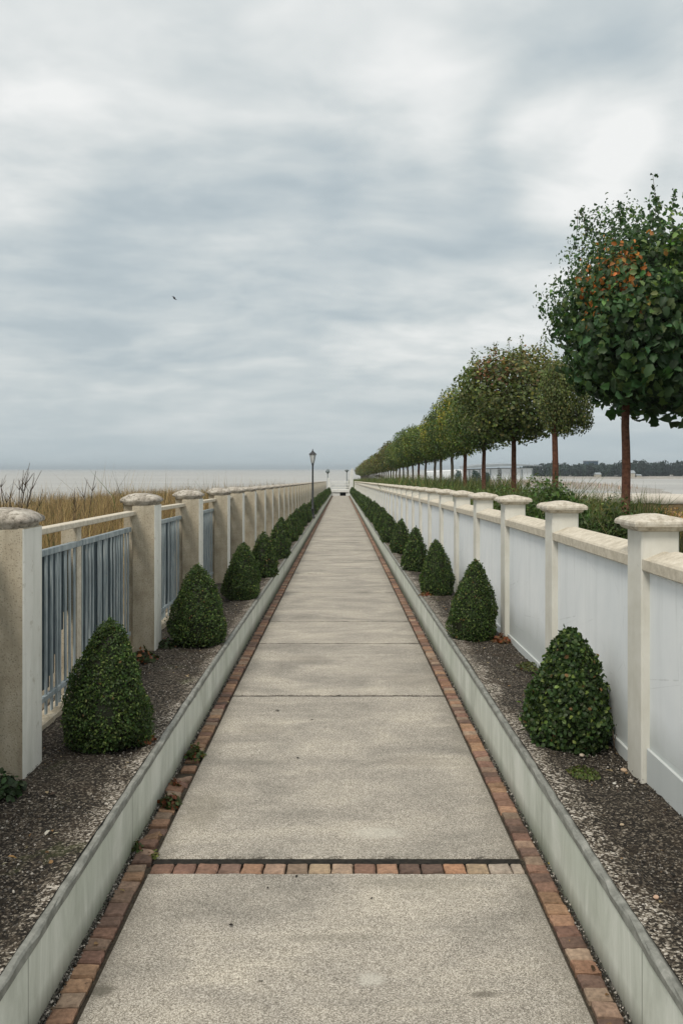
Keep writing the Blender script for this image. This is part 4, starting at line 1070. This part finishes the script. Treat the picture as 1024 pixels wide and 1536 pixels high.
# ------------------------------------------------------------------ end gate
gate = empty('end_gate', (0, 86.6, zg(86))); tag(gate, 'white gate with railing and flared wing walls closing the far end of the walk', 'gate')
b = MB(); b.bevbox(-.95, .80, 0, 1.2, .32, .62, 0, None, None, .02); b.bevbox(-.95, .42 - .5, .1, 1.1, -.1, .319, 0, None, None, .01); b.bevbox(.5, .80, .1, 1.1, -.1, .319, 0, None, None, .01)
b.build('threshold', M['gate'], gate)
b = MB(); b.box(-.08, .50, .9, 1.0, -.1, .318); b.build('opening_shade', M['iron'], gate)  # dark plate stands in for the shade inside the opening
b = MB(); q = random.Random(4)
for k in range(21):
    x = -.92 + k * .083; b.tube([(x, .4, .62), (x + q.gauss(0, .02), .4, 1.2), (x, .4, 1.42 + .10 * math.sin(k * 1.7))], .016, 5)
for z in (.78, 1.10, 1.36): b.box(-.95, .82, .385, .415, z, z + .045)
b.build('railing', M['gate'], gate)
def wing(sx, x0, H, out, label):
    # concave flared buttress: outline in the XZ plane with thickness along Y
    pts_in = [(x0, -.1), (x0 + sx*.02, .45)] + [(x0 + sx*(.04 + out * (1 - math.cos(t * PI / 2))), .5 + (H - .5) * math.sin(t * PI / 2)) for t in [i / 10 for i in range(0, 11)]]
    outx = x0 + sx * (out + .10); pts = pts_in + [(outx, H), (outx, .9), (x0 + sx * .40, -.1)]
    V = [(x, -.1, z) for x, z in pts] + [(x, 1.2, z) for x, z in pts]; n = len(pts)
    b = MB(); b.add(V, [list(range(n))[::-1], [n + i for i in range(n)]] + [(i, (i+1) % n, n + (i+1) % n, n + i) for i in range(n)])
    b.build('wing_wall', M['gate'], gate)
wing(1, .78, 2.72, .36, ''); wing(-1, -.96, 1.75, .26, '')

# ------------------------------------------------------------------ far right
# sea wall beyond the planting
sw = empty('sea_wall', (8.5, 24, 0)); tag(sw, 'low ochre stone sea wall with pale rounded coping at the right', 'wall')
b = MB(); xs_ = [6.2 + .25 * i for i in range(70)]
def swy(x): return 24.6 - .12 * (x - 6.2)
V = []; prof = [(0, -1.0), (0.02, .45), (0, .70)]
for x in xs_:
    for (dy, z) in prof: V.append((x - 8.5, swy(x) - 24 + dy + rng.gauss(0, .015), z + (rng.gauss(0, .01) if z > -.5 else 0)))
b.add(V, [(j*3 + i, j*3 + 3 + i, j*3 + 4 + i, j*3 + 1 + i) for j in range(len(xs_) - 1) for i in range(2)]); b.box(6.2 - 8.5, 6.35 - 8.5, .75, 1.8, -1, .68); b.build('wall_face', M['seawall'], sw)
b = MB(); V = []; pc = [(-.05, .68), (-.07, .74), (-.04, .84), (.25, .90), (1.2, .92), (1.5, .84), (1.52, .48)]
for x in xs_:
    for (dy, z) in pc: V.append((x - 8.5, swy(x) - 24 + dy + rng.gauss(0, .008), z + rng.gauss(0, .008)))
w = len(pc); Fs = [(j*w + i, j*w + w + i, j*w + w + i + 1, j*w + i + 1) for j in range(len(xs_) - 1) for i in range(w - 1)] + [list(range(w))]
b.add(V, Fs, 0, None, True); b.build('coping', M['seacope'], sw)
def mooring(px, Y, zt, label, r0):
    x = (px - VX) * Y / F; b = MB(); C = [(math.cos(2*PI*k/10), math.sin(2*PI*k/10)) for k in range(10)]
    b.rings([(r0, r0, -3.2), (r0*.9, r0*.9, zt - .25), (r0*1.15, r0*1.15, zt - .2), (r0*1.1, r0*1.1, zt - .06), (r0*.6, r0*.6, zt)], C)
    tag(b.build('mooring_post', M['iron'], None, False, (x, Y, 0)), label, 'mooring post')
mooring(1019, 48, .15, 'dark upright mooring post in the water at the right edge', .14); mooring(989, 50, -.30, 'low dark mooring stump in the water behind the sea wall', .22)
# mud flat
def mz(x, y): return -2.86 + .12 * math.sin(x * .1) * math.sin(y * .06)
V = []; b = MB(); n = 40
ctr = [(math.cos(2*PI*k/n), math.sin(2*PI*k/n)) for k in range(n)]
rr = [1 + .15 * math.sin(3*2*PI*k/n) + .08 * math.sin(7*2*PI*k/n + 1) for k in range(n)]
b.rings([(20, 96, -3.3), (17, 84, -2.93), (12, 60, -2.88), (3, 6, -2.86)], [(c[0]*q_, c[1]*q_) for c, q_ in zip(ctr, rr)], 0, None, True, .02, rng)
tag(b.build('mud_flat', M['marsh'], None, False, (62, 265, 0)), 'pale mud flat in the bay beyond the trees', 'mud flat', kind='structure')
# far reeds on the flat
n = 1100; a = r.random(n) * 2 * PI; q = np.sqrt(r.random(n)); P = np.stack([60 + np.cos(a) * q * 14, 250 + np.sin(a) * q * 64, np.full(n, -2.95)], 1)
V, Fs, C = blades(P, r.uniform(.6, 1.5, n), np.full(n, .09), r.uniform(0, .25, n), jcol((.36, .27, .22), n, r, .35, .08), r)
tag(link('reeds', tri_mesh('reeds', [(V, Fs, C, 0)], [M['blade']])), 'sparse pinkish reeds on the far mud flat', 'reeds', kind='stuff')
# far shore
xs_ = [20 + 6 * i for i in range(60)]
sh = sheet('far_shore', xs_, [400, 403, 412, 470, 560], lambda x, y: {400: -3.2, 403: -2.4, 412: -2.0, 470: -1.6, 560: -3.5}[y], M['marsh']); tag(sh, 'low far shore under the distant wood', 'shore', kind='structure')
parts = []; q = np.random.default_rng(91)
x = 92.0
while x < 330:
    H = q.uniform(5.0, 7.6) * (1.05 if x > 128 else .96); rad = q.uniform(2.6, 4.6); yy = q.uniform(409, 425); m = 620
    d = q.normal(0, 1, (m, 3)); d /= np.linalg.norm(d, axis=1)[:, None]
    P = d * (q.uniform(.6, 1, m)[:, None]) * np.array([rad, rad, H * .5]) * (1 + .15 * np.sin(4 * d[:, :1] + x)) + np.array([x, yy, -2.2 + H * .5]); k = q.uniform(.6, 1.2)
    parts.append(leaf_arrays(P, d, 1.1 * q.uniform(.7, 1.4, m), jcol((.022 * k, .042 * k, .034 * k), m, q, .25, .08), q, LEAF4, 0, .6) + (0,))
    x += q.uniform(1.5, 2.9)
tag(link('distant_wood', tri_mesh('distant_wood', parts, [M['leaf']])), 'hazy blue-green wood along the far shore', 'wood', kind='stuff')
# dark block above the wood, a few pale houses within it
tb = empty('office_block', (127.5, 440, -2)); tag(tb, 'dark blue flat-roofed block rising above the distant wood', 'building')
b = MB(); b.bevbox(-3.0, 3.0, 0, 6, 0, 7.4, 0, None, None, .05); b.build('walls', M['tower'], tb)
b = MB(); b.box(-3.15, 3.15, -.15, 6.15, 7.401, 7.75); b.build('roof', M['hallroof'], tb)
for i, (px, w, h, lab) in enumerate([(897, 1.6, 2.2, 'small pale waterside house left of the dark block'), (945, 2.6, 3.2, 'pale house among trees right of the dark block'), (958, 1.5, 1.4, 'tiny white boathouse at the far water edge')]):
    xx = (px - VX) * 404 / F; t = empty('far_house', (xx, 404, -2.35)); tag(t, lab, 'house', 'pale houses on the far shore')
    b = MB(); b.box(-w/2*1.6, w/2*1.6, 0, 3, 0, h*.6); b.build('walls', M['greywood'], t)
    b = MB(); ww = w*.9; b.add([(-ww, -.2, h*.6), (ww, -.2, h*.6), (ww, 3.2, h*.6), (-ww, 3.2, h*.6), (-ww*.9, 1.5, h), (ww*.9, 1.5, h)], [(0, 1, 5, 4), (2, 3, 4, 5), (0, 4, 3), (1, 2, 5), (0, 3, 2, 1)]); b.build('roof', M['hallroof'], t)
# white exhibition hall with a curved grey canopy
hl = empty('exhibition_hall', (80, 380, -2.4)); tag(hl, 'long white hall with curved grey canopy across the water', 'building')
b = MB(); V = []
for i in range(13):
    t = i / 12; x = -42 + 46 * t; h = 2.6 + 1.6 * math.sin(t * PI * .5); V += [(x, 0, -1), (x, 0, h), (x, 14, h + .3), (x, 14, -1)]
b.add(V, [(j*4 + i, j*4 + 4 + i, j*4 + 5 + i, j*4 + 1 + i) for j in range(12) for i in range(3)] + [(0, 1, 2, 3), (48, 49, 50, 51)]); b.build('walls', M['hall'], hl)
b = MB(); V = []
for i in range(15):
    t = i / 14; x = -26 + 33 * t; h = 4.15 + 1.15 * math.sin(t * PI * .62); th = .95 * math.sin(PI * min(1, .25 + t * .75)) + .15
    V += [(x, -3, h), (x, -3, h + th), (x, 15, h + th + .3), (x, 15, h)]
b.add(V, [(j*4 + i, j*4 + 4 + i, j*4 + 4 + (i+1) % 4, j*4 + (i+1) % 4) for j in range(14) for i in range(4)] + [(0, 1, 2, 3), (56, 57, 58, 59)]); b.build('canopy', M['hallroof'], hl)
b = MB()
for k in range(7): b.box(-24 + k * 4.6, -23.5 + k * 4.6, -.25, -.02, -1, 3.7)
b.build('window_band', M['hallroof'], hl)
# small trees between the trunks, on the bay side
def smalltree(px, Y, topy, boty, wpx, base, label, seed, trunk=True):
    x = (px - VX) * Y / F; z1 = CH - (topy - VY) * Y / F; z0 = CH - (boty - VY) * Y / F; rx = wpx * Y / F / 2; q = np.random.default_rng(seed)
    zb = -3.1 if Y > 45 else zground(x, Y)
    t = empty('small_tree', (x, Y, zb)); tag(t, label, 'tree', 'small trees between the trunks of the row')
    b = MB(); b.tube([(0, 0, 0), (.02, 0, (z0 + z1) / 2 - zb)], [rx * .18 + .03, rx * .10 + .02], 7); b.build('trunk', M['trunk_grey'], t)
    m = 900; d = q.normal(0, 1, (m, 3)); d /= np.linalg.norm(d, axis=1)[:, None]; hh = (z1 - z0) / 2
    P = d * (q.uniform(.55, 1, m)[:, None]) * np.array([rx, rx, hh]) * (1 + .14 * np.sin(5*d[:, :1] + 4*d[:, 2:3])) + np.array([0, 0, (z0 + z1) / 2 - zb])
    link('crown', tri_mesh('crown', [leaf_arrays(P, d, rx * .32 * q.uniform(.6, 1.3, m), jcol(base, m, q, .3, .08), q, LEAF4, 0, .6) + (0,)], [M['leaf']]), t)
smalltree(748, 62, 700, 740, 8, (.03, .035, .02), 'small dark narrow tree on a post in the bay gap', 1)
smalltree(713, 150, 704, 734, 17, (.03, .06, .055), 'blue-green rounded tree standing in the bay', 2)
smalltree(687, 190, 704, 727, 11, (.035, .08, .07), 'teal bushy tree left of the blue-green one', 3)
smalltree(729, 170, 707, 728, 12, (.03, .055, .05), 'low hazy tree right of the blue-green one', 4)

# ------------------------------------------------------------------ bird
b = MB(); Yb = 60.0; bx, bz = (262 - VX) * Yb / F, CH - (448 - VY) * Yb / F
b.tube([(-.20, 0, .02), (-.12, 0, .03), (0, 0, .0), (.12, 0, -.02), (.22, 0, -.02), (.27, 0, -.03)], [.012, .045, .062, .045, .028, .006], 8)
for s in (-1, 1):
    W = [(.08, 0, 0), (-.09, 0, .01), (-.16, s*.16, .10), (.04, s*.20, .12), (-.25, s*.38, .17), (-.12, s*.42, .17), (-.36, s*.52, .14)]
    V = W + [(x, y, z - .012) for x, y, z in W]
    b.add(V, [(0, 1, 2, 3), (3, 2, 4, 5), (5, 4, 6), (10, 9, 8, 7), (12, 11, 9, 10), (13, 11, 12), (1, 8, 9, 2), (2, 9, 11, 4), (0, 3, 10, 7), (3, 5, 12, 10), (5, 6, 13, 12), (4, 11, 13, 6)])
b.add([(-.18, -.02, .02), (-.18, .02, .02), (-.30, .05, .03), (-.30, -.05, .03), (-.2, 0, .035)], [(0, 1, 2, 3), (0, 4, 1), (1, 4, 2), (2, 4, 3), (3, 4, 0)])
o = b.build('bird', M['bird'], None, False, (bx, Yb, bz)); o.rotation_euler = (R(10), R(20), R(15)); o.scale = (.65, .65, .65); tag(o, 'tiny dark bird flying in the grey sky', 'bird')

# ------------------------------------------------------------------ haze
HAZE = .00034
if HAZE:
    b = MB(); b.box(-10500, 10500, -3500, 10500, -7.5, 17.0)
    m = bpy.data.materials.new('haze_air'); m.use_nodes = True; nt = m.node_tree
    nt.nodes.remove(nt.nodes['Principled BSDF']); pv = nt.nodes.new('ShaderNodeVolumePrincipled')
    pv.inputs['Color'].default_value = (.68, .77, .84, 1); pv.inputs['Density'].default_value = HAZE; pv.inputs['Anisotropy'].default_value = .0
    nt.links.new(pv.outputs[0], nt.nodes['Material Output'].inputs['Volume'])
    tag(b.build('haze', m), 'thin pale sea haze filling the air', 'haze', kind='stuff')

# ------------------------------------------------------------------ camera
cam = bpy.data.cameras.new('camera'); co = bpy.data.objects.new('camera', cam); COL.objects.link(co); scene.camera = co
co.location = (0, 0, CH); co.rotation_euler = (R(90), 0, 0)
cam.sensor_fit = 'VERTICAL'; cam.sensor_height = 36; cam.lens = 36 * F / 1536
cam.shift_x = (512 - VX) / 1536; cam.shift_y = -(768 - VY) / 1536
cam.clip_start = .05; cam.clip_end = 30000
scene.view_settings.view_transform = 'Standard'; scene.view_settings.look = 'None'
scene.view_settings.exposure = 0.0; scene.view_settings.gamma = 1
scene.cycles.volume_bounces = 0
scene.render.resolution_x = 682; scene.render.resolution_y = 1024
